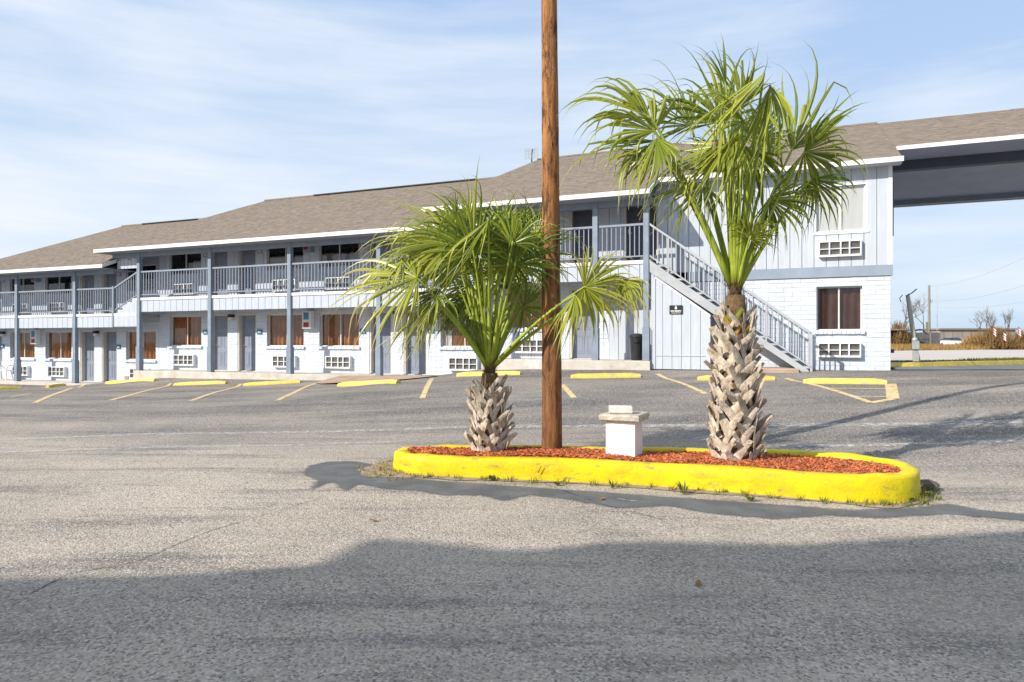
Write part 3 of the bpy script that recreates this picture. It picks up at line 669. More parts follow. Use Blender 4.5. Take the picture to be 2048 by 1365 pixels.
def door(u0, u1, z0, z1, kind):
    hw, h = (u1-u0)/2, z1-z0-.02; k = (round(hw, 3), round(h, 3), kind); rec = .18
    if k not in dm:
        dm[k] = door_mesh(hw, h, M[kind], 'door')
        f = MB(); f.box(-hw-.058, -hw-.004, -.17, .05, 0, h+.06).box(hw+.004, hw+.058, -.17, .05, 0, h+.06).box(-hw-.004, hw+.004, -.17, .05, h+.004, h+.06).box(-hw-.06, hw+.06, -.10, -.005, -.03, -.002)
        dm[k+('f',)] = f.mesh('door_frame', M['cream'])
    d = link('door', dm[k], motel, ((u0+u1)/2, W+rec, z0+ZB+.02))
    link('door_frame', dm[k+('f',)], d, (0, 0, 0)); link('handle', hm, d, (-hw+.07, 0, .95))
    return d
for a in door_list: door(*a)

# air conditioners set through the wall
def ac_meshes(wd, h):
    k = ('ac', round(wd, 2), round(h, 2))
    if k not in _bc:
        a, b_ = wd/2, h/2; c = MB()
        c.box(-a, a, -.13, .25, b_-.035, b_).box(-a, a, -.13, .25, -b_, -b_+.05).box(-a, -a+.03, -.13, .25, -b_+.05, b_-.035).box(a-.03, a, -.13, .25, -b_+.05, b_-.035)
        c.box(-a+.03, a-.03, -.06, .2, -b_+.05, b_-.035)
        for x in (-a+.03+.24*(wd-.06), -.0+.02, a-.03-.26*(wd-.06)): c.box(x-.016, x+.016, -.135, -.0605, -b_+.051, b_-.036)
        c.box(-a+.031, a-.031, -.132, -.0605, -.014, .004)
        _bc[k] = c.mesh('air_conditioner', M['acwhite'])
        gm = MB(); n = 12
        for i in range(n):
            z = -b_+.06+(h-.105)*i/n; gm.add([(-a+.032, -.085, z), (a-.032, -.085, z), (a-.032, -.108, z+.020), (-a+.032, -.108, z+.020)], [(0, 1, 2, 3)])
        gm.box(-a+.031, a-.031, -.075, -.062, -b_+.052, b_-.037)
        _bc[k+('g',)] = gm.mesh('grille', M['acdark'])
    return _bc[k], _bc[k+('g',)]
for u0, u1, z0, z1 in ac_list:
    b_, g_ = ac_meshes(u1-u0, z1-z0); o = link('air_conditioner', b_, motel, ((u0+u1)/2, W-.02, (z0+z1)/2+ZB)); link('grille', g_, o)

# walkways: slab, deck, fascia boards, rails
POST_U = [-8.93+3.72*i for i in (-6, -5, -4, -3, -2, -1, 0, 1, 2)]+[0.0]
def sec_of(u): return 1 if u < -20.6 else 2 if u < -5.6 else 3
for sec, (a, b) in {1: (-33.2, -20.25), 2: (-20.25, -5.12), 3: (-5.12, .12)}.items():
    F = FL[sec]; mb = MB(); mb.bevbox(a, b, -.13, W, F-.6, F, .015); part(mb, 'walkway', M['conc'])
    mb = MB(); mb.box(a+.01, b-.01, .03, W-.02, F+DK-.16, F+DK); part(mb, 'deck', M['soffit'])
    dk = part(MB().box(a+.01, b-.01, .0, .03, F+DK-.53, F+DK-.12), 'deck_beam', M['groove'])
    u0 = a if sec > 1 else -33
    n = round((b-u0)/.31)
    for i in range(n):
        p, q = u0+(b-u0)*i/n+.009, u0+(b-u0)*(i+1)/n-.009
        bpart('fascia_board', p, q, -.022, -.001, F+DK-.55+R.uniform(-.004, .004), F+DK-.105, M['siding_deck'], dk)
    bpart('deck_edge', a+.005, b-.005, -.05, .03, F+DK-.10, F+DK+.004, M['trim'])
post_z = {}
for u in POST_U:
    sec = sec_of(u); F = FL[sec]; top = EAVE[sec]-.02
    mb = MB(); mb.bevbox(-.076, .076, -.085, .065, F+.95, top, .006).bevbox(-.098, .098, -.108, .088, F, F+.95, .008); mb.v = [(x+u, y, z) for x, y, z in mb.v]
    part(mb, 'post', M['post'])
bal = boxmesh('baluster', .026, .026, .88, M['rail'])
def railing(u0, u1, zf):
    r = part(MB().box(u0, u1, -.035, .045, zf+1.0, zf+1.06).box(u0, u1, -.022, .03, zf+.105, zf+.14), 'railing', M['rail'])
    n = round((u1-u0)/.142)
    for i in range(1, n): link('baluster', bal, r, (u0+(u1-u0)*i/n, .004, zf+.57+ZB))
ends = POST_U
for a, b in zip(ends, ends[1:]):
    sa = sec_of((a+b)/2)
    if a < -20.2 and b > -20.2 or (a < -20.2 and b > -21): pass
    zf = FL[sa]+DK
    if abs(b+20.09) < .02: railing(a+.07, -21.62, zf)
    elif abs(b+5.21) < .02: railing(a+.07, -6.75, zf)
    else: railing(a+.07, b-.07, zf)
# short flights where the upper walkway steps up
for un, ue, s0 in ((-21.55, -20.09, 1), (-6.68, -5.21, 2)):
    z0 = FL[s0]+DK; z1 = FL[s0+1]+DK; t = part(MB().bevbox(un-.05, un+.05, -.06, .05, z0-.56, z0+1.1, .005), 'newel_post', M['post'])
    st = MB()
    for i in range(4):
        a = un+.25+i*.27; st.box(a, ue+.02, -.0225, W-.03, z0+(i)*(z1-z0)/4, z0+(i+1)*(z1-z0)/4+.003)
    part(st, 'step_flight', M['siding_deck'])
    for i in range(5):
        a = un+.06+i*.285; bpart('fascia_board', a+.004, a+.281, -.045, -.024, z0-.53, z0-.02+(0 if i == 0 else i*.13), M['siding_deck'])
    def slope(p, q, ww, hh_, nm):
        (ua, za), (ub, zb_) = p, q; m_ = MB().prism_y([(ua, za), (ub, zb_), (ub, zb_+hh_), (ua, za+hh_)], -ww/2, ww/2); return part(m_, nm, M['rail'])
    r = slope((un+.05, z0+1.0), (ue-.07, z1+1.02), .08, .06, 'railing'); slope((un+.05, z0+.11), (ue-.07, z1+.13), .05, .04, 'lower_rail')
    for i in range(1, 10):
        k = i/10; link('baluster', bal, r, (un+.05+k*(ue-un-.12), 0, z0+.56+k*(z1-z0+.02)+ZB))

# roofs
PITCH = .445; EV = -.6; RV = 6.1; BACK = 12.9
def roof_plane(name, e0, e1, r0, r1, v0, v1, z0, parent, tone=True):
    """shingle courses from the eave (u e0..e1 at v0) to the top (u r0..r1 at v1)"""
    n = int((v1-v0)*math.hypot(1, PITCH)/.15); mb = MB()
    for i in range(n):
        k0, k1 = i/n, (i+1)/n; va, vb = v0+(v1-v0)*k0, v0+(v1-v0)*k1+.01
        ua, ub = e0+(r0-e0)*k0, e1+(r1-e1)*k0; uc, ud = e0+(r0-e0)*k1, e1+(r1-e1)*k1
        za = z0+PITCH*(va-v0)+.012; zb_ = z0+PITCH*(vb-v0)+.001; u = ua
        while u < ub:
            un = min(ub, u+R.choice((.17, .24, .31, .36))); d = R.uniform(0, .006); t_ = R.choice((.92, .96, 1, 1, 1.03, 1.07)); lo = va-R.choice((0, 0, .006))
            f0 = (u-ua)/(ub-ua); f1 = (un-ua)/(ub-ua); x0 = uc+(ud-uc)*f0; x1 = uc+(ud-uc)*f1
            mb.add([(u, lo, za-.02), (un, lo, za-.02), (un, lo, za+d), (u, lo, za+d), (x1, vb, zb_+d), (x0, vb, zb_+d)], [(0, 1, 2, 3), (3, 2, 4, 5)], (t_, t_*R.uniform(.97, 1.0), t_*R.uniform(.95, 1)))
            u = un
    o = part(mb, 'shingles', M['shingle'], parent); o['kind'] = 'stuff'; return o
def slab(name, quad, th, m, parent=motel):      # quad: four (u,v,z) seen from above; thickness downwards
    mb = MB(); mb.add(quad+[(a, b, c-th) for a, b, c in quad], [(0, 1, 2, 3), (7, 6, 5, 4), (0, 4, 5, 1), (1, 5, 6, 2), (2, 6, 7, 3), (3, 7, 4, 0)]); return part(mb, name, m, parent)
zt = {1: 3.06, 2: 3.665, 3: 4.225}
def rz(sec, v): return zt[sec]+PITCH*(v-EV)
rf = {}
def main_roof(sec, segs, r0, r1, ridge_r):
    """segs: list of (e0,e1,v0) front pieces"""
    e0, e1, v0 = segs[0]
    rr = slab('roof', [(e0, v0, rz(sec, v0)-.01), (e1, v0, rz(sec, v0)-.01), (e1, 0.0 if len(segs) > 1 else RV, rz(sec, 0.0 if len(segs) > 1 else RV)-.01), (e0+(r0-e0)*((0-v0)/(RV-v0)) if len(segs) > 1 else r0, 0.0 if len(segs) > 1 else RV, rz(sec, 0.0 if len(segs) > 1 else RV)-.01)], .10, M['soffit'])
    return rr
# section 1 : front overhang stops short of the stair, the plane runs on behind
def overhang(sec, e0, e1, v1, r0, u_back):
    z0 = rz(sec, EV); z1 = rz(sec, v1); k = (v1-EV)/(RV-EV)
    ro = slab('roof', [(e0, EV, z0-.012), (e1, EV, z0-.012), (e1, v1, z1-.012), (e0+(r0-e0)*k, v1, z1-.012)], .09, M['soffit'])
    roof_plane('shingles', e0, e1, e0+(r0-e0)*k, e1, EV, v1, z0, ro)
    slab('roof_deck', [(e0+(r0-e0)*k, v1+.001, z1-.012), (u_back, v1+.001, z1-.012), (u_back, RV, rz(sec, RV)-.012), (r0, RV, rz(sec, RV)-.012)], .09, M['soffit'], ro)
    roof_plane('shingles', e0+(r0-e0)*k, u_back, r0, u_back, v1, RV, z1, ro)
    zr = rz(sec, RV); zb_ = zr-PITCH*(BACK-RV)
    slab('rear_slope', [(r0, RV, zr), (u_back, RV, zr), (u_back, BACK, zb_), (r0, BACK, zb_)], .1, M['shingle'], ro)
    mb = MB().add([(e0, EV, z0-.03), (r0, RV, zr-.03), (r0, BACK, zb_-.03)], [(0, 1, 2)]); part(mb, 'hip_slope', M['shingle'], ro)
    # gutter board along the eave and a return up the right-hand rake
    bpart('fascia', e0-.02, e1+.02, EV-.035, EV-.005, z0-.155, z0-.022, M['trim'], ro)
    mb = MB(); mb.prism_y([(0, 0)], 0, 0) if False else None
    q = [(EV-.035, z0-.16), (v1, z1-.16), (v1, z1-.012), (EV-.035, z0-.028)]
    m2 = MB().add([(e1+.001, y, z) for y, z in q]+[(e1+.035, y, z) for y, z in q], [(0, 1, 2, 3), (7, 6, 5, 4), (0, 4, 5, 1), (1, 5, 6, 2), (2, 6, 7, 3), (3, 7, 4, 0)]); part(m2, 'rake_board', M['trim'], ro)
    q = [(-.001, z0-.155), (-.001, z0-.022)]
    bpart('eave_soffit', e0, e1, EV-.004, min(v1, 0)-.001 if False else W-.001, z0-.165, z0-.157, M['soffit'], ro)
    bpart('eave_beam', e0+.3, e1-.1, -.06, .05, z0-.34, z0-.166, M['post'], ro)
    rc = MB().tube([(r0, RV, zr+.01), (u_back, RV, zr+.01)], [.06, .06], 6); part(rc, 'ridge_cap', M['shingle'], ro)
    return ro
r1_ = overhang(1, -31.6, -21.42, 0.0, -28.9, -20.0)
r2_ = overhang(2, -21.86, -4.9, W-.02, -19.32, -5.0)
r3_ = overhang(3, -6.95, .17, .65, -5.54, 6.45)
part(MB().box(-27.3, -23.5, RV-.14, RV+.14, rz(1, RV)+.0, rz(1, RV)+.045), 'ridge_vent', M['vent'], r1_)
part(MB().box(-16.4, -8.2, RV-.14, RV+.14, rz(2, RV)+.0, rz(2, RV)+.045), 'ridge_vent', M['vent'], r2_)
# right-hand section: eave set back to the wall
z4 = rz(3, .65)
bpart('fascia', .21, 6.5, .615, .645, z4-.145, z4-.015, M['trim'], r3_)
bpart('eave_soffit', .21, 6.48, .646, W-.001, z4-.155, z4-.147, M['siding'], r3_)
# gable siding above the short flight, and the same over the second step
def gable_fill(u0, u1, zlo, zhi):
    b_ = part(MB().box(u0, u1, .02, .06, zlo, zhi), 'gable_wall', M['groove'])
    boards(u0, u1, zlo, zhi, [], b_, M['siding'], .2, v1=.019)
gable_fill(-21.36, -20.16, 2.90, 3.51); gable_fill(-6.5, -5.27, 3.5, 4.07)
# roofed bridge over the driveway
BZ = rz(3, 2.0)
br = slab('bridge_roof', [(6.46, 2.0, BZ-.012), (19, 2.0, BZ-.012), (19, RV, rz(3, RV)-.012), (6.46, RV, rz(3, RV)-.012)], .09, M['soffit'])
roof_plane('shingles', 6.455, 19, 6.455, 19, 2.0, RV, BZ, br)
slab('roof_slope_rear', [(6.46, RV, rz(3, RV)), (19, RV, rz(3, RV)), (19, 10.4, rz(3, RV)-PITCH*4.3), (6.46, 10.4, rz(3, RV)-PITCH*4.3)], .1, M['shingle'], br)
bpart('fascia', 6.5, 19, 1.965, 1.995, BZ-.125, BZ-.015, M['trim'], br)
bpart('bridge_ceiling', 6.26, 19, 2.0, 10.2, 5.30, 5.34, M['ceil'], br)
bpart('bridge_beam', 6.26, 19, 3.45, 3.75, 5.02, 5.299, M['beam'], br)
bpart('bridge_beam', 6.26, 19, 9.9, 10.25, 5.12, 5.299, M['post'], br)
bpart('bridge_trim', 6.26, 19, 10.26, 10.29, 5.10, 5.40, M['trim'], br)
bpart('bridge_pier', 15.5, 16.2, 2.4, 10.0, -.8, 5.29, M['siding'], br)
bpart('downspout', 6.27, 6.34, W+.15, W+.22, 2.8, 4.2, M['beam'])

# stair up to the third section
stz = lambda u: 2.30-.74*(u-.1)
sr = part(MB().prism_y([(.08, stz(.08)-.34), (.08, stz(.08)+.0), (4.24, stz(4.24)), (4.24, -.80), (4.05, -.80)], -.05, .0), 'staircase', M['stair'])
part(MB().prism_y([(.08, stz(.08)-.34), (.08, stz(.08)+.0), (4.24, stz(4.24)), (4.24, -.80), (4.05, -.80)], W-.12, W-.07), 'inner_stringer', M['stair'], sr)
for i in range(15):
    u = .22+i*.272; z = stz(u)-.06; bpart('tread', u, u+.29, .002, W-.125, z-.05, z, M['stair'], sr)
def srail(off0, h, wv, nm):
    return part(MB().prism_y([(.09, stz(.09)+off0), (4.30, stz(4.30)+off0), (4.30, stz(4.30)+off0+h), (.09, stz(.09)+off0+h)], wv-.03, wv+.03), nm, M['srail'], sr)
srail(.985, .065, -.02, 'top_rail'); srail(.10, .04, -.02, 'bottom_rail'); srail(.985, .065, W-.13, 'top_rail'); srail(.10, .04, W-.13, 'bottom_rail')
sb_ = boxmesh('baluster', .022, .022, .87, M['srail'])
for i in range(33):
    u = .2+i*4.05/32; link('baluster', sb_, sr, (u, -.02, stz(u)+.56+ZB))
for i in range(17):
    u = .2+i*4.05/16; link('baluster', sb_, sr, (u, W-.13, stz(u)+.56+ZB))
for u in (.62, 2.05, 3.2): bpart('rail_post', u-.02, u+.02, -.05, .012, stz(u)+.0, stz(u)+.98, M['srail'], sr)
bpart('rail_post', 4.27, 4.33, -.05, .012, -.80, stz(4.30)+1.05, M['srail'], sr); bpart('rail_post', 4.27, 4.33, W-.16, W-.10, -.80, stz(4.30)+1.05, M['srail'], sr)
# boarded cupboard under the stair
cb = part(MB().prism_y([(.2, -.80), (1.75, -.80), (1.75, stz(1.75)-.345), (.2, stz(.2)-.345)], .03, .9), 'stair_cupboard', M['groove'])
n = 6
for i in range(n):
    a, b = .2+1.55*i/n+.006, .2+1.55*(i+1)/n-.006
    part(MB().prism_y([(a, -.79), (b, -.79), (b, stz(b)-.36), (a, stz(a)-.36)], .008, .029), 'board', M['siding'], cb)
part(MB().prism_y([(.2, stz(.2)-.42), (1.76, stz(1.76)-.42), (1.76, stz(1.76)-.35), (.2, stz(.2)-.35)], -.012, .007), 'cupboard_trim', M['trim'], cb)
bpart('cupboard_trim', .14, .25, -.012, .007, -.79, 2.0, M['siding'], cb); bpart('cupboard_trim', 1.64, 1.76, -.012, .007, -.79, .60, M['siding'], cb)
bpart('cupboard_trim', .26, 1.63, -.010, .007, -.42, -.40, M['siding'], cb)
# stair sign: dark plate with a pale figure and two lines too small to read
sg = bpart('notice_sign', .65, 1.01, -.02, -.0125, .755, 1.0, M['black'])
def flat(nm, rects, m, parent, v, ou, oz):
    mb = MB()
    for a, b, c, d in rects: mb.box(a-ou, b-ou, -.004, 0, c-oz, d-oz)
    return mb.obj(nm, m, parent, (0, v, 0))
bars = []
for z0, z1, x0, x1 in ((.815, .865, .685, .975), (.772, .80, .70, .96)):
    x = x0
    while x < x1: k = R.uniform(.012, .03); bars.append((x, min(x+k, x1), z0+R.uniform(0, .012), z1-R.uniform(0, .012))); x += k+R.uniform(.006, .014)
flat('sign_marks', [(.815, .845, .955, .985), (.80, .86, .89, .95)]+bars, M['white'], sg, -.0042, .83, .8775)
# blue room number plates (numbers too small to read save two)
def text_mesh(s_, size, m):
    cu = bpy.data.curves.new('t', 'FONT'); cu.body = s_; cu.size = size; cu.align_x = 'CENTER'; cu.align_y = 'CENTER'; cu.extrude = .001
    to = bpy.data.objects.new('t', cu); C.objects.link(to); dg = bpy.context.evaluated_depsgraph_get(); me = bpy.data.meshes.new_from_object(to.evaluated_get(dg)); bpy.data.objects.remove(to)
    me.materials.clear(); me.materials.append(m); me.name = 'number'; return me
for u, sec, s_ in ((-30.28, 1, None), (-22.6, 1, None), (-17.72, 2, None), (-14.98, 2, None), (-10.30, 2, '24'), (-7.55, 2, '23'), (-2.95, 3, None)):
    for lv in (0, DK):
        z = FL[sec]+lv+1.52+(.2 if lv else 0)
        if lv and sec == 3: continue
        p = bpart('room_number', u-.12, u+.12, W-.045, W-.03, z-.085, z+.085, M['signblue'] if lv == 0 else M['band'])
        if s_ and lv == 0:
            o = link('number', text_mesh(s_, .13, M['white']), p, (0, -.009, 0)); o.rotation_euler = (rad(90), 0, 0)
        else: flat('number', [(-.06, -.015, -.04, .04), (.015, .06, -.04, .04)], M['trim'], p, -.0078, 0, 0)
# wall lamps and extinguisher cabinets
for u, sec in ((-30.15, 1), (-23.88, 1), (-16.32, 2), (-8.87, 2)):
    z = FL[sec]+2.1
    o = bpart('wall_lamp', u-.09, u+.09, W-.20, W-.022, z-.02, z+.10, M['black'], bev=.02); MB().box(-.07, .07, -.07, .05, -.16, -.061).obj('lamp_lens', M['trim'], o)
for u, sec in ((-28.0, 1), (-12.82, 2)):
    z = FL[sec]+1.62
    o = bpart('extinguisher_cabinet', u, u+.40, W-.22, W-.022, z, z+.66, M['trim'], bev=.01)
    flat('cabinet_label', [(-.13, .10, .0, .26)], M['cyan'], o, -.1, 0, 0); flat('cabinet_label', [(-.13, .10, -.27, -.1)], M['red'], o, -.1, 0, 0); flat('cabinet_label', [(-.10, .07, -.09, -.01)], M['white'], o, -.1, 0, 0)
    z = FL[sec]+DK+1.55
    o = bpart('extinguisher_cabinet', u+.02, u+.38, W-.2, W-.022, z, z+.6, M['band'], bev=.01)
    MB().lathe([(.05, -.2), (.06, -.18), (.06, .12), (.03, .17), (.03, .22)], 10).obj('fire_extinguisher', M['red'], o, (-.04, -.13, 0))
bpart('wall_vent', -22.25, -22.0, W-.032, W-.022, -1.62, -1.48, M['acdark'])
bpart('hose_bib', 6.26, 6.36, W+.2, W+.3, -.32, -.22, M['beam'])
# pink apron of patched concrete in front of the second section, step block beside it
mb = MB(); ap = [(-10.6, -1.25), (-10.0, -1.7), (-6.9, -1.75), (-6.2, -1.1), (-6.0, -.14), (-10.4, -.14)]
ring = [(u, v, (ground(*to_xy(u, v))-EYE+.03) if v < -.5 else FL[2]-.01) for u, v in ap]; mb.add(ring, [tuple(range(len(ring)))])
part(mb, 'apron', M['apron'], motel)
mb = MB(); mb.bevbox(2.1, 4.0, -.35, .9, -1.0, -.72, .02); part(mb, 'stair_pad', M['apron'])

# ------------------------------------------------------------------ things standing at the motel
def at(u, v, dz=0): x, y = to_xy(u, v); return (x, y, EYE+dz)
ROT = math.atan2(-sA, cA)
tr = thing('trash_can', 'tall black plastic trash can standing by the post at the stair foot wall', 'trash can', at(-.36, .45, FL[3]), ROT)
MB().lathe([(.17, 0), (.175, .02), (.215, .66), (.21, .67)], 20).obj('can_body', M['black'], tr, smooth=False); MB().lathe([(.225, .66), (.235, .67), (.235, .71), (.20, .76), (.05, .79)], 20).obj('lid', M['black'], tr)
MB().box(-.06, .06, -.245, -.215, .52, .60).obj('handle', M['black'], tr)
ch = thing('plastic_chair', 'white moulded plastic armchair on the walkway at the far left', 'chair', at(-29.2, .42, FL[1]), ROT+.5)
b = MB(); b.bevbox(-.23, .23, -.22, .22, .40, .44, .015); b.obj('seat', M['white'], ch)
b = MB()
for i in range(5): x = -.19+i*.095; b.add([(x-.036, .20, .44), (x+.036, .20, .44), (x+.042, .33, .86), (x-.042, .33, .86), (x-.036, .215, .44), (x+.036, .215, .44), (x+.042, .345, .86), (x-.042, .345, .86)], [(0, 1, 2, 3), (7, 6, 5, 4), (0, 4, 5, 1), (1, 5, 6, 2), (2, 6, 7, 3), (3, 7, 4, 0)])
b.tube([(-.24, .2, .44), (-.25, .34, .84), (-.15, .36, .90), (.15, .36, .90), (.25, .34, .84), (.24, .2, .44)], [.022]*6, 6); b.obj('backrest', M['white'], ch)
for sx in (-1, 1):
    MB().tube([(sx*.25, -.2, .42), (sx*.29, -.21, .60), (sx*.29, -.12, .65), (sx*.27, .27, .66)], [.022, .024, .026, .022], 6).obj('arm', M['white'], ch)
    for sy in (-1, 1): MB().tube([(sx*.21, sy*.19, .41), (sx*.26, sy*.25, 0)], [.03, .02], 6).obj('leg', M['white'], ch)
# wheel stops
stops = [((-45, 780), (38, 778), 'yellow wheel stop cut by the left edge of the picture'), ((92, 776), (172, 768), 'yellow wheel stop below the second post from the left, lying askew'),
    ((212, 768), (309, 763), 'yellow wheel stop with a chipped grey end below the short upper stair'), ((347, 772), (451, 768), 'yellow wheel stop below the window left of the grey doors'),
    ((486, 773), (600, 766), 'yellow wheel stop in front of the two grey doors and their pier'), ((677, 773), (796, 767), 'yellow wheel stop lying on the pinkish concrete apron'),
    ((915, 753), (1042, 750), 'yellow wheel stop half hidden by the trunk of the smaller palm'), ((1142, 757), (1282, 755), 'yellow wheel stop just right of the wooden pole'),
    ((1397, 761), (1551, 761), 'yellow wheel stop behind the trunk of the taller palm'), ((1610, 767), (1778, 769), 'rightmost yellow wheel stop beside the hatched bay')]
for a, b_, lab in stops:
    p, q = ray(*a), ray(*b_); d = q-p; ln = Vector((d.x, d.y, 0)).length; mid = (p+q)/2
    mb = MB(); n = 8
    for i in range(n+1):
        x = -ln/2+ln*i/n; e = .03 if i in (0, n) else 0; j1 = R.uniform(-.004, .004)
        mb.v += [(x, -.09, -.06), (x, -.085, .03), (x, -.055+e*.5, .115-e+j1), (x, .055-e*.5, .115-e+j1), (x, .085, .03), (x, .09, -.06)]
    for i in range(n):
        for j in range(6): mb.f.append((6*i+j, 6*i+6+j, 6*i+6+(j+1) % 6, 6*i+(j+1) % 6))
    mb.f += [(5, 4, 3, 2, 1, 0), tuple(6*n+j for j in range(6))]
    o = mb.obj('wheel_stop', M['stopyellow'], None, (mid.x, mid.y+.09, mid.z+.005)); o.rotation_euler = (0, -math.asin(d.z/d.length), math.atan2(d.y, d.x))
    tag(o, lab, 'wheel stop', 'yellow wheel stops in front of the motel')
# antenna on the ridge
an = thing('tv_antenna', 'small grid antenna on the roof ridge left of the pole', 'antenna', at(-5.75, RV-.1, rz(3, RV)-.08), ROT)
MB().tube([(0, 0, 0), (0, 0, .32)], [.03, .025], 6).obj('mast', M['brush'], an); MB().tube([(0, -.02, .3), (.05, -.02, .5)], [.03, .03], 6).obj('feed', M['brush'], an)
b = MB()
for i in range(6): z = .12+i*.075; b.tube([(-.27, -.05-abs(i-2.5)*.02, z), (0, -.02, z+.015), (.27, -.05, z+.03)], [.008]*3, 4)
for x in (-.27, -.13, 0, .13, .27): b.tube([(x, -.045, .12), (x, -.045, .52)], [.007, .007], 4)
b.obj('grid', M['galv'], an)

# ------------------------------------------------------------------ planted island
GZ = 0.0
front = [(-1.46, 8.27), (-1.38, 8.08), (-1.22, 7.93), (-.95, 7.80), (.06, 7.60), (1.40, 7.30), (2.25, 6.95), (3.20, 6.52), (3.62, 6.46), (3.95, 6.60), (4.15, 6.90)]
back = [(4.22, 7.22), (4.12, 7.58), (3.92, 7.85), (3.62, 8.04), (3.0, 8.18), (2.4, 8.28), (1.58, 8.44), (.5, 8.62), (-.4, 8.72), (-.9, 8.72), (-1.25, 8.63), (-1.42, 8.46)]
loop = front+back
def smooth_loop(p, it=2):
    for _ in range(it):
        q = []
        for i in range(len(p)):
            a, b = Vector(p[i]), Vector(p[(i+1) % len(p)]); q += [tuple(a.lerp(b, .25)), tuple(a.lerp(b, .75))]
        p = q
    return p
loop = smooth_loop(loop, 2)
def inset(p, d):
    o = []
    for i in range(len(p)):
        a, b, c = Vector(p[i-1]), Vector(p[i]), Vector(p[(i+1) % len(p)]); t = (c-a).normalized(); o.append((b.x-t.y*d, b.y+t.x*d))
    return o
H0 = .245
isl = thing('planted_island', 'raised oblong island with bright yellow kerb and red mulch bed', 'planter', (1.4, 7.6, 0))
kb = MB(); prof = [(-.004, -.06), (0.0, .02), (.012, .12), (.018, H0-.03), (.035, H0-.006), (.07, H0), (.15, H0-.002), (.175, H0-.02), (.185, H0-.05), (.19, -.02)]
rings = [inset(loop, d) for d, z in prof]; n = len(loop)
for k, (d, z) in enumerate(prof):
    for i, (x, y) in enumerate(rings[k]):
        wv = .008*math.sin(i*.9)+R.uniform(-.004, .004) if 1 < k < 8 else 0
        sl_ = .022*(x-1)/3 if k > 2 else 0
        kb.v.append((x-1.4, y-7.6, z+wv+(sl_ if z > .1 else 0)))
for k in range(len(prof)-1):
    for i in range(n): kb.f.append((k*n+i, k*n+(i+1) % n, (k+1)*n+(i+1) % n, (k+1)*n+i))
kb.obj('kerb', M['yellow'], isl, smooth=True)
for a, b in (((.285, 7.535), (.325, 7.53)), ((3.86, 6.52), (3.94, 6.56))): MB().tube([(a[0]-1.4, a[1]-7.61, .10), (b[0]-1.4, b[1]-7.61, .18)], [.006, .003], 5).obj('scratch', M['rock'], isl)
inner = inset(loop, .187)
def in_poly(p, x, y):
    c = False; j = len(p)-1
    for i in range(len(p)):
        if (p[i][1] > y) != (p[j][1] > y) and x < (p[j][0]-p[i][0])*(y-p[i][1])/(p[j][1]-p[i][1])+p[i][0]: c = not c
        j = i
    return c
def bed_z(x, y): return .222+.014*math.sin(3*x)+.010*math.sin(5*y+x)
bm = bmesh.new(); vs = [bm.verts.new((x-1.4, y-7.6, .200)) for x, y in inner]; bm.faces.new(vs); bmesh.ops.triangulate(bm, faces=bm.faces[:])
me = bpy.data.meshes.new('soil'); bm.to_mesh(me); bm.free(); me.materials.append(M['mulch']); link('soil', me, isl)
def chips(name, m, cnt):
    b = MB(); k = 0
    while k < cnt:
        x, y = R.uniform(-1.4, 4.2), R.uniform(6.4, 8.8)
        if not in_poly(inner, x, y): continue
        k += 1; ln, wd = R.uniform(.012, .045), R.uniform(.003, .009); a = R.uniform(0, 6.3); tl = R.uniform(-.5, .5); z = bed_z(x, y)+R.uniform(-.012, .015)
        dx, dy, dz = math.cos(a)*ln*math.cos(tl), math.sin(a)*ln*math.cos(tl), math.sin(tl)*ln; px, py = -math.sin(a)*wd, math.cos(a)*wd
        h = .006
        vs = [(x+i*dx+j*px-1.4, y+i*dy+j*py-7.6, z+i*dz+q) for q in (0, h) for i, j in ((-1, -1), (1, -1), (.8, 1), (-1, 1))]
        b.add(vs, [(4, 5, 6, 7), (0, 1, 5, 4), (1, 2, 6, 5), (2, 3, 7, 6), (3, 0, 4, 7)])
    o = b.obj(name, m, isl); o['kind'] = 'stuff'
chips('mulch', M['mulch2'], 15000); chips('mulch', M['mulch'], 9000); chips('mulch', M['mulch3'], 3000)
# sandy strip round the foot of the kerb
sd = MB(); o1 = inset(loop, .02)
for i, (x, y) in enumerate(loop):
    dd = .10+.05*math.sin(i*.7)+R.uniform(-.03, .03)
    if x < -1.0: dd += .28*max(0, min(1, (-1.0-x)/.3))
    a, c = Vector(loop[i-1]), Vector(loop[(i+1) % n]); t = (c-a).normalized(); sd.v.append((x-t.y*.02, y+t.x*.02, .012)); sd.v.append((x+t.y*dd, y-t.x*dd, ground(x, y)+.007))
for i in range(n): j = (i+1) % n; sd.f.append((2*i, 2*i+1, 2*j+1, 2*j))
struct(sd.obj('dirt_strip', M['dirt']))
# weeds along the kerb
def weed(x, y, sc, label, kind, tone0=.5):
    t = thing('weed', label, 'weed', (x, y, ground(x, y)+.01)); b = MB()
    nl = 26 if kind == 'tuft' else 34
    for i in range(nl):
        a = R.uniform(0, 6.28); r = R.uniform(0, .5)*sc; h = R.uniform(.4, 1)*sc*(.9 if kind == 'tuft' else .45); lean = R.uniform(.2, .9)
        p = Vector((math.cos(a)*r*.5, math.sin(a)*r*.5, 0)); q = p+Vector((math.cos(a)*lean*h, math.sin(a)*lean*h, h)); wd = (.05 if kind == 'tuft' else .16)*sc
        s_ = Vector((-math.sin(a), math.cos(a), 0))*wd; m_ = p.lerp(q, .55)+Vector((0, 0, .12*h))
        tn = (R.random(), R.uniform(.0, .35), 0)
        b.add([p-s_*.4, p+s_*.4, m_+s_, m_-s_, q], [(0, 1, 2, 3), (3, 2, 4)], tn)
    b.obj('leaves', M['weed'], t); return t
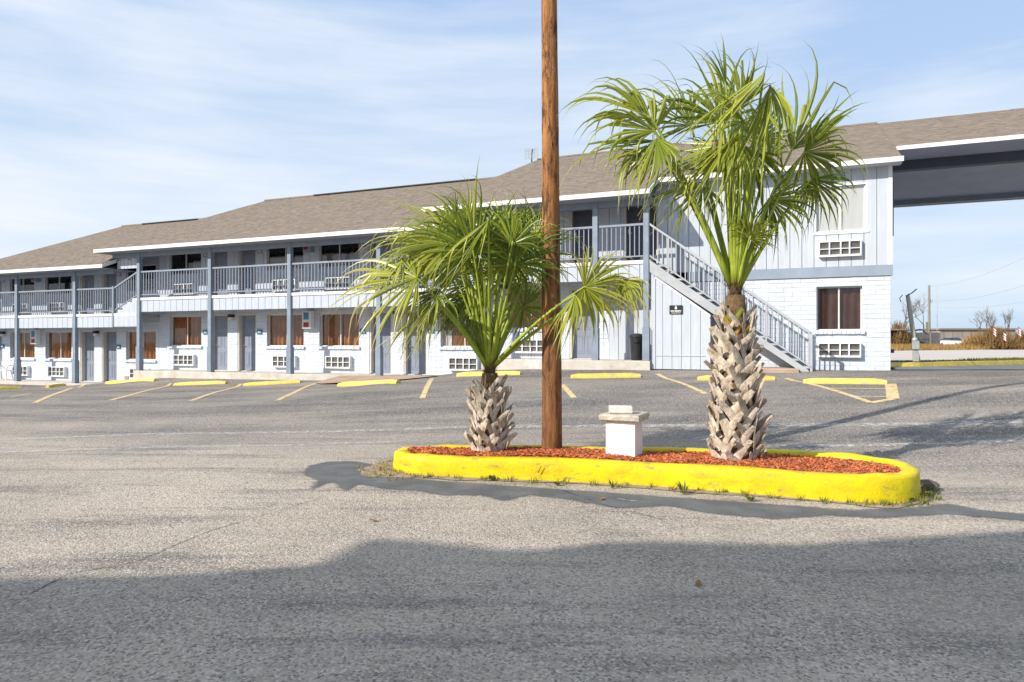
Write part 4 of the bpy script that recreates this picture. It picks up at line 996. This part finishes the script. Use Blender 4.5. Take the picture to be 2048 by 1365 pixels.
WD = [((985, 962), .13, 'leafy weed below the kerb in front of the smaller palm', 'leafy'), ((1115, 972), .09, 'small leafy weed below the kerb in front of the wooden pole', 'leafy'),
      ((1225, 978), .10, 'thin grassy weed below the kerb in front of the white pedestal', 'tuft'), ((1368, 990), .15, 'tallest upright weed below the kerb left of the taller palm', 'tuft'),
      ((1500, 1003), .10, 'small green weed below the kerb in front of the taller palm', 'leafy'), ((1848, 998), .16, 'bright green spreading weed at the right end of the yellow kerb', 'leafy'), ((1820, 1005), .11, 'low weed tuft tucked under the right curve of the yellow kerb', 'leafy')]
for p, s_, lab, k in WD:
    q = ray(*p); weed(q.x, q.y, s_, lab, k)
gb = MB()
for i in range(560):
    k = R.randrange(n); x, y = loop[k]
    if y > 8.3 and x > -1.2: continue
    a_, c_ = Vector(loop[k-1]), Vector(loop[(k+1) % n]); t = (c_-a_).normalized(); d = R.uniform(.0, .14) if x > -1.1 else R.uniform(0, .42); bx, by = x+t.y*d+R.uniform(-.06, .06), y-t.x*d
    for _ in range(4):
        a = R.uniform(0, 6.28); h = R.uniform(.02, .075); p = Vector((bx+R.uniform(-.02, .02), by+R.uniform(-.02, .02), .005)); q = p+Vector((math.cos(a)*h*.7, math.sin(a)*h*.7, h)); s_ = Vector((-math.sin(a), math.cos(a), 0))*.0055
        gb.add([p-s_, p+s_, q], [(0, 1, 2)], (R.random(), R.choice((.1, .3, .9)) if x > -1 else R.uniform(.6, 1), 0))
struct(gb.obj('grass', M['weed']), 'stuff')
# dead leaves, stone by the kerb end
def rock(x, y, z, sx, sy, sz, nm, m, lab, cat, rz_=0):
    bm = bmesh.new(); bmesh.ops.create_icosphere(bm, subdivisions=3, radius=1)
    for v in bm.verts: k = 1+.18*math.sin(3*v.co.x+1.3*v.co.y)+R.uniform(-.07, .07); v.co = Vector((v.co.x*sx*k, v.co.y*sy*k, max(-.6, v.co.z)*sz*k))
    me = bpy.data.meshes.new(nm); bm.to_mesh(me); bm.free(); me.materials.append(m); return tag(link(nm, me, None, (x, y, z), rz_), lab, cat)
q = ray(1852, 985); rock(q.x+.04, q.y+.12, q.z+.04, .14, .09, .06, 'stone', M['rock'], 'dark rough stone beside the right end of the yellow kerb', 'stone', -.3)
rock(-1.02, 8.40, .20, .12, .07, .04, 'clod', M['rock'], 'dark clod on the mulch at the left end of the island', 'clod')
for p, lab in (((1397, 1170), 'orange dead leaf lying in the foreground shade'), ((748, 1044), 'small dark dead leaf on the sunlit asphalt near the shade edge'), ((1205, 1000), 'pale dead leaf on the dark patch below the pedestal')):
    q = ray(*p); b = MB(); b.v = [(-.045, 0, .004), (-.01, -.02, .012), (.03, -.012, .006), (.05, .004, .016), (.02, .02, .008), (-.02, .018, .014)]; b.f = [(0, 1, 5), (1, 2, 4, 5), (2, 3, 4)]
    tag(b.obj('dead_leaf', M['deadleaf'], None, (q.x, q.y, q.z+.004), R.random()*3), lab, 'leaf')
# pedestal with cap and loose block
pd = thing('pedestal', 'short white plastered pedestal with a tan stone cap', 'pedestal', (1.32, 8.02, .15), -.44)
MB().bevbox(-.172, .172, -.172, .172, -.05, .475, .008).obj('shaft', M['plaster'], pd)
cp = MB(); n_ = 10; base = [(-.238, -.238), (.238, -.238), (.238, .238), (-.238, .238)]
pts_ = []
for i in range(4):
    a, b = Vector(base[i]), Vector(base[(i+1) % 4])
    pts_ += [a.lerp(b, j/n_) for j in range(n_)]
m_ = len(pts_)
for z, e in ((.476, .02), (.49, 0), (.535, -.004), (.553, .012)):
    for p in pts_: d = Vector((-p.x, -p.y)).normalized(); q = p+d*(e+R.uniform(0, .008)); cp.v.append((q.x, q.y, z+R.uniform(-.002, .002)))
for k in range(3):
    for i in range(m_): cp.f.append((k*m_+i, k*m_+(i+1) % m_, (k+1)*m_+(i+1) % m_, (k+1)*m_+i))
cp.f += [tuple(range(m_-1, -1, -1)), tuple(3*m_+i for i in range(m_))]; cp.obj('cap', M['capstone'], pd)
bk = MB().bevbox(-.135, .135, -.07, .07, 0, .085, .010).obj('loose_block', M['whitebrick'], None, (1.27, 8.0, .15+.556), -.12); tag(bk, 'off-white block lying loose on the pedestal cap', 'block')
# the wooden pole
pl_ = MB(); n_ = 20; prof_ = []
for i in range(60):
    z = .05+i*.16; r = .125-.0034*z*1.55; k0 = R.uniform(-.004, .004)
    for j in range(n_): a = 2*math.pi*j/n_; rr_ = r*(1+.018*math.sin(3*a+z*.7)+.010*math.sin(7*a+z*2))+k0*.4; pl_.v.append((rr_*math.cos(a)-.006*z, rr_*math.sin(a), z))
for i in range(59):
    for j in range(n_): pl_.f.append((i*n_+j, i*n_+(j+1) % n_, (i+1)*n_+(j+1) % n_, (i+1)*n_+j))
pl_.f.append(tuple(59*n_+j for j in range(n_)))
tag(pl_.obj('wooden_pole', M['wood'], None, (.49, 8.34, .08), smooth=True), 'tall brown wooden utility pole rising out of the island past the picture top', 'pole')

# ------------------------------------------------------------------ palms
def boot_mesh(m, ln, wd, lean, curl, split):
    b = MB(); n_ = 6
    for i in range(n_+1):
        k = i/n_; z = ln*k; y = -(.012+curl*k*k); x = lean*k*k*.5+lean*k*.5; w_ = wd*(1-.50*k)*(1 if i < n_ else .92); th = .020*(1-.45*k)
        cup = .16*w_*(1-.4*k)
        jag = R.uniform(-.02, .02) if i == n_ else 0
        b.v += [(x-w_, y+cup, z+jag), (x-w_*.45, y-cup*.2, z-(split if i == n_ else 0)*.4), (x, y-cup*.45, z+(jag if i == n_ else 0)), (x+w_*.45, y-cup*.2, z-(split if i == n_ else 0)), (x+w_, y+cup, z-jag),
                (x+w_*.8, y+cup+th*.6, z), (x, y+th, z), (x-w_*.8, y+cup+th*.6, z)]
    for i in range(n_):
        for j in range(8): b.f.append((8*i+j, 8*i+(j+1) % 8, 8*i+8+(j+1) % 8, 8*i+8+j))
    b.f.append(tuple(8*n_+j for j in range(8)))
    return b.mesh('leaf_base', m, False)
def frond(palm, B, H, A, Lr, spread, roll, droop, nseg=40, fuse=.42, dry=.0, wind=Vector((-.25, 0, -.05)), tone=.5, petr=.016, name='frond'):
    """one fan leaf: stalk from B to H, pleated blade opening along A"""
    B, H, A = Vector(B), Vector(H), Vector(A).normalized()
    toc = Vector((0, -1, .25)); S_ = A.cross(toc).normalized(); Nn = S_.cross(A).normalized()
    q = Matrix.Rotation(roll, 3, A); S_ = q @ S_; Nn = q @ Nn
    b = MB(); steps = 9
    for s_ in range(nseg):
        f = (s_+.5)/nseg*2-1; phi = f*spread+R.uniform(-.05, .05); dphi = spread/nseg
        ln = Lr*(1-.28*f*f)*R.uniform(.78, 1.18)
        d = (A*math.cos(phi)+S_*math.sin(phi)); d = (d+Nn*(-.20*abs(f)+.05+R.uniform(-.16, .16))).normalized(); side = (-A*math.sin(phi)+S_*math.cos(phi))
        tw = R.uniform(-1.3, 1.3); dr = droop*R.uniform(.4, 2.0)+R.uniform(0, .25); wd = R.uniform(.4, 2.0); snap = R.random() < .24; sk = R.uniform(.42, .75); cv = R.uniform(-.5, .5)
        tn = min(1, max(0, tone+R.uniform(-.35, .35))); dd = dry*R.uniform(.2, 1.6); p = H.copy(); prev = p; vel = d.copy(); k0 = len(b.v)
        for i in range(steps+1):
            t = i/steps; rad_ = ln*t
            hw = min(math.tan(dphi)*rad_*1.02+.0025, math.tan(dphi)*ln*fuse*1.12+.002)
            if t > fuse: hw *= max(.05, 1-((t-fuse)/(1-fuse))**.75)
            hw = min(hw, .021)
            if i:
                g_ = max(0, t-fuse*.6); vel = (vel+Vector((0, 0, -1))*dr*g_*g_*1.1+wind*wd*g_*.7+side*cv*g_*.35).normalized()
                if snap and t > sk: vel = (vel+Vector((0, 0, -1.1))).normalized()
                p = prev+vel*(ln/steps)
            ss = (side*math.cos(tw*t)+Nn*math.sin(tw*t)); ss = (ss-vel*ss.dot(vel)).normalized(); nn = ss.cross(vel)
            fold = hw*.55
            for pt in (p-ss*hw, p+nn*fold*(1 if s_ % 2 else 1), p+ss*hw): b.v.append(tuple(pt))
            dt = min(1, dd*max(0, t-.25)*1.5+(.65*max(0, t-.88)/.12))
            b.t += [(tn, dt, 0)]*3
            prev = p
        for i in range(steps):
            for j in range(2): q_ = k0+3*i+j; b.f.append((q_, q_+1, q_+4, q_+3))
    o = b.obj(name, M['leaf'], palm)
    mid = B.lerp(H, .55)+Vector((0, 0, .10*(H-B).length))-(H-B)*0.04
    pts = [B*(1-t)**2+mid*2*t*(1-t)+H*t*t for t in [i/7 for i in range(8)]]
    pts.append(H+A*Lr*.16)
    rs = [petr*(1.9-1.15*min(1, i/5)) for i in range(8)]+[petr*.25]
    MB().tube(pts, rs, 6).obj('leaf_stalk', M['petiole'], o, smooth=True)
    return o
def palm(label, base, zs, top, rbot, rtop, fr, pxm, cx0, cy0, nboot, young=()):
    """base: world x,y; zs: soil height; fr rows: hub px, axis px, length px, spread deg, roll deg, depth, droop, dry, tone"""
    P = thing('palm_tree', label, 'palm tree', (base[0], base[1], zs), 0, 'fan palms growing in the island')
    hgt = top-zs; tk = MB(); n_ = 18
    for i in range(14):
        k = i/13; r = (rbot+(rtop-rbot)*k)*(.82+.10*math.sin(k*3.1)); 
        for j in range(n_): a = 2*math.pi*j/n_; rr = r*(1+R.uniform(-.05, .05)); tk.v.append((rr*math.cos(a), rr*math.sin(a), k*hgt-.06))
    for i in range(13):
        for j in range(n_): tk.f.append((i*n_+j, i*n_+(j+1) % n_, (i+1)*n_+(j+1) % n_, (i+1)*n_+j))
    tk.f.append(tuple(13*n_+j for j in range(n_)))
    tk.obj('trunk', M['fibre'], P, smooth=True)
    sc = rbot/.24*(1.12 if rbot < .22 else 1)
    var = [boot_mesh(M['boot'], R.uniform(.27, .36)*sc, R.uniform(.042, .058)*sc, sg_*R.uniform(.02, .07)*sc, R.uniform(.010, .035)*sc, R.uniform(.0, .05)) for sg_ in (-1, 1) for _ in range(6)]
    fresh = [boot_mesh(M['bootfresh'], .16*sc, .032*sc, .01, .03, .01), boot_mesh(M['bootgreen'], .18*sc, .040*sc, -.01, .035, .0)]
    ga = math.pi*(3-math.sqrt(5))
    per = 8; nring = nboot//per
    for q in range(nboot):
        i, m_ = divmod(q, per); k = (i+.2)/nring; side = 1 if i % 2 else -1; a = (m_+.5*(i % 2)+.12*i)*2*math.pi/per+R.uniform(-.08, .08); z = -.05+k*(hgt-.20*sc)+R.uniform(-.015, .015)
        r = (rbot+(rtop-rbot)*k)*(.84+.09*math.sin(k*3.1))
        me = R.choice(var[:6] if side < 0 else var[6:])
        if k > .82 and R.random() < .32: me = R.choice(fresh)
        o = link('leaf_base', me, P, (r*math.cos(a), r*math.sin(a), z)); o.rotation_euler = (R.uniform(-.01, .10), side*R.uniform(.38, .62), a+math.pi/2); s_ = R.uniform(.88, 1.1)*(1-.3*max(0, k-.7)/.3); o.scale = (s_, s_, s_)
    # fibrous neck
    nk = MB(); rn = rtop*.55
    for i in range(300):
        a = R.uniform(0, 6.28); z = hgt-.12*sc+R.uniform(-.05, .18)*sc; p = Vector((rn*math.cos(a), rn*math.sin(a), z)); q = p+Vector((math.cos(a+R.uniform(-1, 1))*.05, math.sin(a+R.uniform(-1, 1))*.05, R.uniform(-.05, .10)))
        s_ = Vector((-math.sin(a), math.cos(a), 0))*.006; nk.add([p-s_, p+s_, q], [(0, 1, 2)])
    nk.lathe([(rtop*.62, hgt-.2*sc), (rtop*.56, hgt-.02), (rtop*.46, hgt+.10*sc)], 12); o = nk.obj('neck_fibre', M['fibre'], P); 
    extra = [((hx+R.uniform(-45, 45), hy+R.uniform(-40, 40)), (ax+R.uniform(-.45, .45), ay+R.uniform(-.4, .4)), L_*R.uniform(.7, .95), sp*R.uniform(.6, .9), rl+R.uniform(-60, 60), dep+R.choice((-.2, .25, .4)), dro*1.1+.1, dry, R.random()) for (hx, hy), (ax, ay), L_, sp, rl, dep, dro, dry, tn in fr if sp > 60 and cy0-hy > 100 and nboot < 100 and R.random() < .28]
    for (hx, hy), (ax, ay), L_, sp, rl, dep, dro, dry, tn in fr+extra:
        H = Vector(((hx-cx0)*pxm, dep, hgt+(cy0-hy)*pxm)); A = Vector((ax, R.uniform(-.25, .25)+dep*.35, -ay)); a = math.atan2(H.y, H.x)
        Bp = Vector((math.cos(a)*rtop*.22, math.sin(a)*rtop*.22, hgt+.0))
        frond(P, Bp, H, A, L_*pxm, rad(sp), rad(rl), dro, nseg=max(8, int(sp/2.5)), dry=dry, tone=tn, petr=.013*sc+.004, fuse=R.uniform(.36, .5))
    return P
F1 = [((845, 556), (-1, .05), 185, 105, 35, -.25, .9, .5, .8), ((880, 590), (-.55, .85), 150, 95, 60, -.15, .7, .3, .4), ((905, 478), (-.8, -.45), 170, 100, 15, .1, .8, .15, .55),
      ((955, 505), (-.25, -1), 165, 135, 5, -.30, .55, .0, .25), ((1036, 530), (.15, -1), 145, 120, 0, -.25, .5, .0, .2), ((1062, 500), (.65, -.6), 135, 110, -20, .35, .7, .05, .4),
      ((1052, 608), (.3, .25), 115, 160, 10, .30, .4, .1, .45), ((1168, 575), (.8, .15), 120, 120, 25, -.35, 1.2, .45, .75), ((1150, 590), (-.35, .9), 120, 50, 50, -.38, .6, .25, .7),
      ((935, 445), (-.35, -1), 105, 85, 10, .2, .5, .05, .6), ((1005, 455), (.2, -1), 110, 75, -10, .45, .4, .05, .75), ((1080, 455), (.45, -1), 95, 75, 0, .5, .5, .05, .7),
      ((918, 450), (.05, -1), 105, 9, 0, -.1, .0, .0, .1), ((870, 480), (-1, -.25), 165, 95, 40, .35, .9, .35, .7), ((985, 450), (-.5, .5), 165, 60, 65, -.45, .5, .0, .5),
      ((1000, 540), (.05, -1), 130, 120, 20, .4, .6, .05, .45), ((1010, 500), (.7, .1), 130, 100, 40, -.1, .8, .05, .35), ((940, 560), (-.7, .5), 130, 90, 30, .35, .7, .1, .5),
      ((1240, 560), (.5, .8), 95, 70, 40, -.30, .9, .5, .8), ((810, 520), (-.7, .55), 130, 70, 50, -.05, .8, .6, .85), ((975, 620), (.0, -1), 190, 30, 0, -.15, .1, .0, .6), ((960, 600), (-.5, .2), 110, 110, 20, .1, .8, .05, .4)]
palm('smaller leaning-leaved fan palm left of the wooden pole, short stout trunk', (-.27, 8.28), .17, EYE-.33, .205, .115, F1, .00606, 985, 733, 96)
F2 = [((1300, 245), (-1, -.30), 200, 28, 0, -.2, .9, .0, .6), ((1320, 280), (-.9, .15), 205, 30, 20, .0, .8, .05, .5), ((1308, 268), (-.65, -.75), 175, 85, 10, -.15, 1.0, .0, .65), ((1310, 285), (-.25, 1), 135, 65, 40, -.2, .4, .1, .4), ((1330, 300), (-1, .25), 150, 60, 30, .1, .8, .1, .5), ((1400, 232), (-.65, -.75), 165, 80, 20, .3, .6, .0, .5),
      ((1455, 235), (-.3, -1), 165, 85, 0, .1, .5, .0, .5), ((1500, 180), (-.62, .62), 250, 45, 70, -.50, .4, .1, .75), ((1515, 200), (-.25, 1), 215, 45, 65, -.45, .3, .05, .55), ((1440, 300), (-.75, .55), 190, 70, 30, -.25, .6, .1, .6),
      ((1577, 306), (.46, -.9), 215, 44, 0, -.15, .25, .0, .55), ((1598, 312), (.9, .15), 130, 110, 45, -.2, .9, .05, .4), ((1560, 300), (-.05, -1), 135, 70, 10, .25, .3, .0, .6), ((1452, 180), (-.35, -1), 115, 14, 0, -.1, .05, .0, .1),
      ((1492, 205), (.15, -1), 120, 45, 0, .1, .3, .0, .45), ((1492, 480), (.15, -.3), 70, 110, 10, -.2, .5, .0, .5), ((1535, 400), (.7, .45), 120, 90, 30, -.1, .7, .05, .4),
      ((1420, 360), (-.6, .45), 150, 85, 30, .2, .7, .1, .5), ((1480, 320), (.2, -.6), 150, 110, 20, .5, .6, .0, .3), ((1545, 255), (.35, -.7), 130, 80, 10, .45, .5, .0, .4), ((1510, 290), (.3, .9), 150, 60, 50, .1, .3, .05, .35),
      ((1455, 290), (-.35, .9), 160, 60, 40, -.3, .3, .1, .5), ((1620, 360), (.5, .9), 110, 80, 50, -.1, .6, .0, .35), ((1470, 260), (-.6, -.35), 150, 90, 30, -.35, .8, .0, .6)]
palm('taller fan palm at the right of the island with wind-swept crown', (2.49, 7.62), .17, EYE+.57, .255, .125, F2, .00558, 1475, 578, 160)

# ------------------------------------------------------------------ beyond the driveway
def branch(b, p, d, ln, r, depth, spread=.6, up=.15, n_=4):
    q = p+d*ln; b.tube([p, p.lerp(q, .5)+Vector((R.uniform(-1, 1), R.uniform(-1, 1), R.uniform(-1, 1)))*ln*.06, q], [r, r*.8, r*.6], n_, False)
    if depth == 0: return
    for _ in range(R.choice((2, 3, 3))):
        e = (d+Vector((R.uniform(-1, 1), R.uniform(-1, 1), R.uniform(-.6, 1)))*spread+Vector((0, 0, up))).normalized(); branch(b, p.lerp(q, R.uniform(.55, 1)), e, ln*R.uniform(.6, .85), r*.58, depth-1, spread, up, 3)
def far(px, py, Z): return Vector(((px-1024)/1365*Z, Z, EYE+(682-py)/1365*Z))
GF = EYE-.95
def bare(px, Z, h, lab, depth=5, stems=1, m='twig', spread=.6, cat='bare tree', r=.09):
    x = (px-1024)/1365*Z; t = thing('bare_tree' if cat == 'bare tree' else 'brush_clump', lab, cat, (x, Z, GF)); b = MB(); tr_ = MB()
    for i in range(stems):
        a = R.uniform(0, 6.28); d = Vector((math.cos(a)*.35*(stems > 1), math.sin(a)*.35*(stems > 1), 1)).normalized(); p0 = Vector((math.cos(a)*.3*(stems > 1), math.sin(a)*.3*(stems > 1), -.1))
        tr_.tube([p0, p0+d*h*.3], [r, r*.8], 6); branch(b, p0+d*h*.27, d, h*.26, r*.75, depth, spread)
    tr_.obj('trunk', M[m], t); b.obj('crown', M[m], t); return t
bare(1787, 88, 7.2, 'bare brown tree just right of the motel corner', 5, 2, 'twig', .75, r=.14)
bare(1846, 90, 6.6, 'bare dark tree behind the leaning pole', 5, 1, 'twig', .8, r=.13)
bare(1960, 92, 5.0, 'sparse bare tree behind the brown brush', 5, 3, 'twig', .6, r=.10)
bare(2006, 90, 5.6, 'bare tree at the right behind the flags', 5, 3, 'twig', .6, r=.10)
def brush(px, Z, wd, h, lab, m='brush', cnt=900):
    x = (px-1024)/1365*Z; t = thing('brush_clump', lab, 'bush', (x, Z, GF)); b = MB()
    for i in range(cnt):
        a = R.uniform(0, 6.28); r = abs(R.gauss(0, .5))*wd; p = Vector((math.cos(a)*r*.8, math.sin(a)*r*.6, R.uniform(0, .3)*h)); hh = h*R.uniform(.4, 1)*max(.15, 1-(r/wd)**2*.6)
        q = Vector((p.x*1.3+R.uniform(-.5, .5), p.y*1.2+R.uniform(-.5, .5), hh)); b.tube([p, p.lerp(q, .5)+Vector((R.uniform(-.2, .2), R.uniform(-.2, .2), 0)), q], [.035, .025, .010], 3, False)
    struct(b.obj('twigs', M[m], t), 'stuff'); return t
brush(1990, 76, 2.9, 2.7, 'dense brown brush clump among the red and white flags'); brush(1795, 84, 2.6, 3.6, 'brown scrub against the motel corner in the distance', cnt=700)
brush(1950, 80, 2.2, 1.9, 'low tan brush left of the flag clump', 'drygrass', 600); brush(2046, 78, 1.8, 2.4, 'brush clump at the right picture edge', cnt=500)
gr_ = MB()
for i in range(14000):
    Z = R.uniform(64, 84); px = R.uniform(1760, 2100); x = (px-1024)/1365*Z
    if Z < 66+max(0, (x-36))*.55: continue
    h = R.uniform(.25, .8); s_ = .045; p = Vector((x, Z, GF-.05)); q = p+Vector((R.uniform(-.25, .25), R.uniform(-.25, .25), h))
    gr_.add([p-Vector((s_, 0, 0)), p+Vector((s_, 0, 0)), q], [(0, 1, 2)])
struct(gr_.obj('dry_grass', M['drygrass']), 'stuff')
vg = MB()
for i in range(5000):
    x = R.uniform(9, 24); y = 18.30+max(0, x-11)*.445+.2+R.uniform(0, 1.2); h = R.uniform(.02, .06)*(1.8 if 13.6 < x < 17 else 1); p = Vector((x, y, EYE-.595)); q = p+Vector((R.uniform(-.04, .04), R.uniform(-.04, .04), h))
    vg.add([p-Vector((.012, 0, 0)), p+Vector((.012, 0, 0)), q], [(0, 1, 2)], (R.random(), R.choice((0, .2, .6)), 0))
struct(vg.obj('verge_grass', M['weed']), 'stuff')
# board fence, long low wall, shed roof
p0, p1 = far(1779, 0, 86), far(1880, 0, 88); fn = thing('board_fence', 'weathered grey board fence behind the leaning pole', 'fence', (p0.x, p0.y, GF)); d = p1-p0
for i in range(46):
    k = i/46; bmsh = boxmesh('fence_board', .138, .03, round(2.05+R.uniform(-.08, .08), 2), M['farfence']); link('fence_board', bmsh, fn, (d.x*k+.06, d.y*k, 1.02))
MB().box(0, d.x, .03, .08, .3, .4).box(0, d.x, .03, .08, 1.1, 1.2).obj('fence_rail', M['farfence'], fn, (0, 0, 0))
sh = thing('low_shed', 'long low tan shed in the distance behind the parked car', 'building', (far(1880, 0, 112).x, 112, GF))
MB().box(0, 12.4, 0, 4, -.1, 2.8).obj('wall', M['farwall'], sh); MB().box(-.3, 12.8, -.3, 4.3, 2.801, 3.05).obj('roof', M['greywood'], sh)
for i in range(8): MB().box(.5+i*1.5, .6+i*1.5, -.04, -.001, 0, 2.75).obj('post', M['greywood'], sh)
cp_ = thing('open_carport', 'open post and roof shelter left of the leaning pole', 'shelter', (far(1774, 0, 83).x, 83, GF))
MB().box(0, 5.6, 0, 3, 2.25, 2.4).obj('roof', M['greywood'], cp_)
for x in (.1, 1.6, 5.3): MB().box(x, x+.15, .1, .2, 0, 2.249).obj('post', M['greywood'], cp_)
MB().bevbox(1.9, 2.5, .6, 1.1, .2, 1.35, .05).obj('blue_drum', M['cyan'], cp_)
# parked car far off, nose towards us
cz = 104; cr = thing('parked_car', 'silver car parked far off in front of the low shed', 'car', (far(1908, 0, cz).x, cz, GF), .22)
b = MB(); sec_ = [(-2.1, .35, .75, .78), (-1.9, .30, .95, .86), (-.9, .28, 1.0, .88), (1.5, .28, 1.02, .88), (2.1, .35, .85, .80)]
for y, z0, z1, hw in sec_: b.v += [(-hw, y, z0), (-hw, y, (z0+z1)/2+.1), (-hw*.92, y, z1), (hw*.92, y, z1), (hw, y, (z0+z1)/2+.1), (hw, y, z0)]
for i in range(4):
    for j in range(6): b.f.append((6*i+j, 6*i+(j+1) % 6, 6*i+6+(j+1) % 6, 6*i+6+j))
b.f += [(0, 1, 2, 3, 4, 5), (29, 28, 27, 26, 25, 24)]; b.obj('body', M['carpaint'], cr)
b = MB(); b.v = [(-.78, -.9, 1.0), (.78, -.9, 1.0), (.62, -.2, 1.5), (-.62, -.2, 1.5), (-.62, 1.1, 1.5), (.62, 1.1, 1.5), (.78, 1.8, 1.02), (-.78, 1.8, 1.02)]; b.f = [(0, 1, 2, 3), (3, 2, 5, 4), (4, 5, 6, 7), (0, 3, 4, 7), (1, 6, 5, 2)]; b.obj('windows', M['carglass'], cr)
MB().box(-.6, .6, -.15, 1.05, 1.501, 1.53).obj('roof', M['carpaint'], cr)
for sx in (-1, 1):
    MB().box(sx*.62-.14, sx*.62+.14, -2.08, -1.95, .70, .82).obj('headlight', M['white'], cr)
    for sy in (-1.3, 1.35):
        wh = MB(); wh.tube([(sx*.72, sy, .32), (sx*.90, sy, .32)], [.32, .32], 14); wo = wh.obj('wheel', M['rubber'], cr); MB().tube([(sx*.90, sy, .32), (sx*.915, sy, .32)], [.19, .19], 10).obj('rim', M['steel'], wo)
MB().box(-.5, .5, -2.12, -2.05, .42, .62).obj('grille', M['black'], cr)
# flags
for px, Z, h, lab in ((1986, 72, 2.5, 'red and white flag leaning left in the brown brush'), (2006, 72, 2.0, 'small red and white flag low in the brown brush'), (2036, 73, 2.5, 'red and white flag near the right picture edge')):
    x = (px-1024)/1365*Z; f_ = thing('flag', lab, 'flag', (x, Z, GF), 0, None); MB().tube([(0, 0, 0), (0, 0, h)], [.016, .012], 5).obj('flag_pole', M['brush'], f_)
    for i in range(7):
        b = MB(); z = h-.02-i*.13; b.v = [(.01, 0, z), (.01, 0, z-.13), (.17, .05, z-.23), (.17, .05, z-.10), (.30, -.03, z-.40), (.30, -.03, z-.27)]; b.f = [(0, 1, 2, 3), (3, 2, 4, 5)]; b.obj('stripe', M['red'] if i % 2 == 0 else M['white'], f_)
# leaning service pole
lp = thing('leaning_pole', 'short leaning grey service pole with meter box behind the yellow kerb', 'pole', (far(1836, 724, 18.66).x, 18.66, EYE-.585))
k = 18.66/1365
top_ = Vector((-21*k, 0, 135*k)); MB().tube([(0, 0, 0), Vector((-11*k, 0, 66*k)), top_], [.066, .06, .052], 8).obj('pole', M['palepole'], lp, smooth=True)
mtx = Vector((-9*k, -.09, 40*k)); o = MB().bevbox(mtx.x-.10, mtx.x+.04, -.20, -.07, mtx.z-.20, mtx.z+.05, .02).obj('meter_box', M['galv'], lp); MB().lathe([(.07, 0), (.07, .05), (.05, .08)], 12).obj('meter', M['galv'], o, (mtx.x-.05, -.14, mtx.z+.05))
MB().bevbox(mtx.x-.07, mtx.x+.05, -.17, -.07, mtx.z-.52, mtx.z-.22, .01).obj('switch_box', M['galv'], lp)
MB().tube([(-10*k, .0, 62*k), (2*k, -.02, 66*k), (10*k, -.02, 64*k), (16*k, -.02, 56*k)], [.02]*4, 5).obj('cable_arm', M['cable'], lp)
MB().tube([top_, top_+Vector((-14*k, -.5, .5*k)), top_+Vector((-34*k, -1.2, 5*k))], [.015]*3, 5).obj('service_cable', M['cable'], lp)
b = MB(); b.tube([top_+Vector((-10*k, 0, 0)), top_+Vector((-16*k, 0, -7*k)), top_+Vector((-13*k, 0, -14*k))], [.012]*3, 4); b.obj('cable_loop', M['cable'], lp)
up = thing('utility_pole', 'distant utility pole with small transformer right of the leaning pole', 'pole', (far(1858, 0, 95).x, 95, GF)); MB().tube([(0, 0, 0), (.0, 0, 8.7)], [.20, .14], 8).obj('pole', M['greywood'], up)
MB().lathe([(.13, 0), (.14, .05), (.14, .42), (.08, .47)], 10, .30, 0).obj('transformer', M['galv'], up, (0, 0, 6.3)); MB().box(0, .3, -.03, .03, 6.45, 6.52).obj('bracket', M['galv'], up); MB().box(-.45, -.18, -.06, .06, .2, 3.6).obj('side_post', M['greywood'], up)
mz = thing('thin_mast', 'thin pale mast right of the distant utility pole', 'mast', (far(1874, 0, 92).x, 92, GF)); MB().tube([(0, 0, 0), (0, 0, 2.6), (0, 0, 8.2)], [.08, .035, .025], 6).obj('mast_pole', M['galv'], mz)
for i, (a, b_, sag, lab) in enumerate((((1858, 572, 95), (2120, 480, 50), .8, 'uppermost thin overhead wire running right from the distant pole'), ((1858, 600, 95), (2120, 545, 52), .8, 'middle thin overhead wire running right from the distant pole'), ((1858, 612, 95), (2120, 590, 55), .6, 'lowest thin overhead wire running right from the distant pole'))):
    p, q = far(*a), far(*b_); pts = [p.lerp(q, t/10)-Vector((0, 0, sag*4*(t/10)*(1-t/10))) for t in range(11)]; o = MB().tube([x-p for x in pts], [.011]*11, 4).obj('overhead_wire', M['galv'], None, p); tag(o, lab, 'wire', 'wires from the distant pole')

# ------------------------------------------------------------------ unseen roof behind the viewer, read from its shadow; open canopy form added for skylight
prof_px = [(-700, 1160), (0, 1156), (300, 1150), (500, 1140), (640, 1128), (690, 1100), (740, 1076), (850, 1082), (1000, 1098), (1080, 1100), (1150, 1092), (1200, 1084), (1330, 1083), (1600, 1089), (1800, 1076), (2048, 1060), (3200, 1010)]
YB = -2.2; outl = []
for p in prof_px:
    gx = (p[0]-1024)/1365; t = 1365*EYE/(p[1]-682); x, y = gx*t, t
    k = (y-YB)/.512; outl.append((x-.859*k, .63*k))
oth = thing('added_shade_canopy', 'unseen tall pale canopy on posts, added behind the viewer to shade the foreground', 'canopy', (-9, YB, 0))
poly = [(x+9, z) for x, z in outl]; poly = [(poly[0][0], 5.7)]+poly+[(poly[-1][0], 5.7)]
body = MB(); n = len(poly)
body.v = [(x, 0, z) for x, z in poly]+[(x, -9, z-.5 if z > 5.8 else z) for x, z in poly]
body.f = [tuple(range(n)), tuple(range(2*n-1, n-1, -1))]+[(i, n+i, n+(i+1) % n, (i+1) % n) for i in range(n)]
body.obj('roof', M['render'], oth)
for x in (-9, -1, 7, 14):
    for y in (-1.2, -8): MB().bevbox(x-.2, x+.2, y-.2, y+.2, -.3, 5.69, .02).obj('post', M['render'], oth)
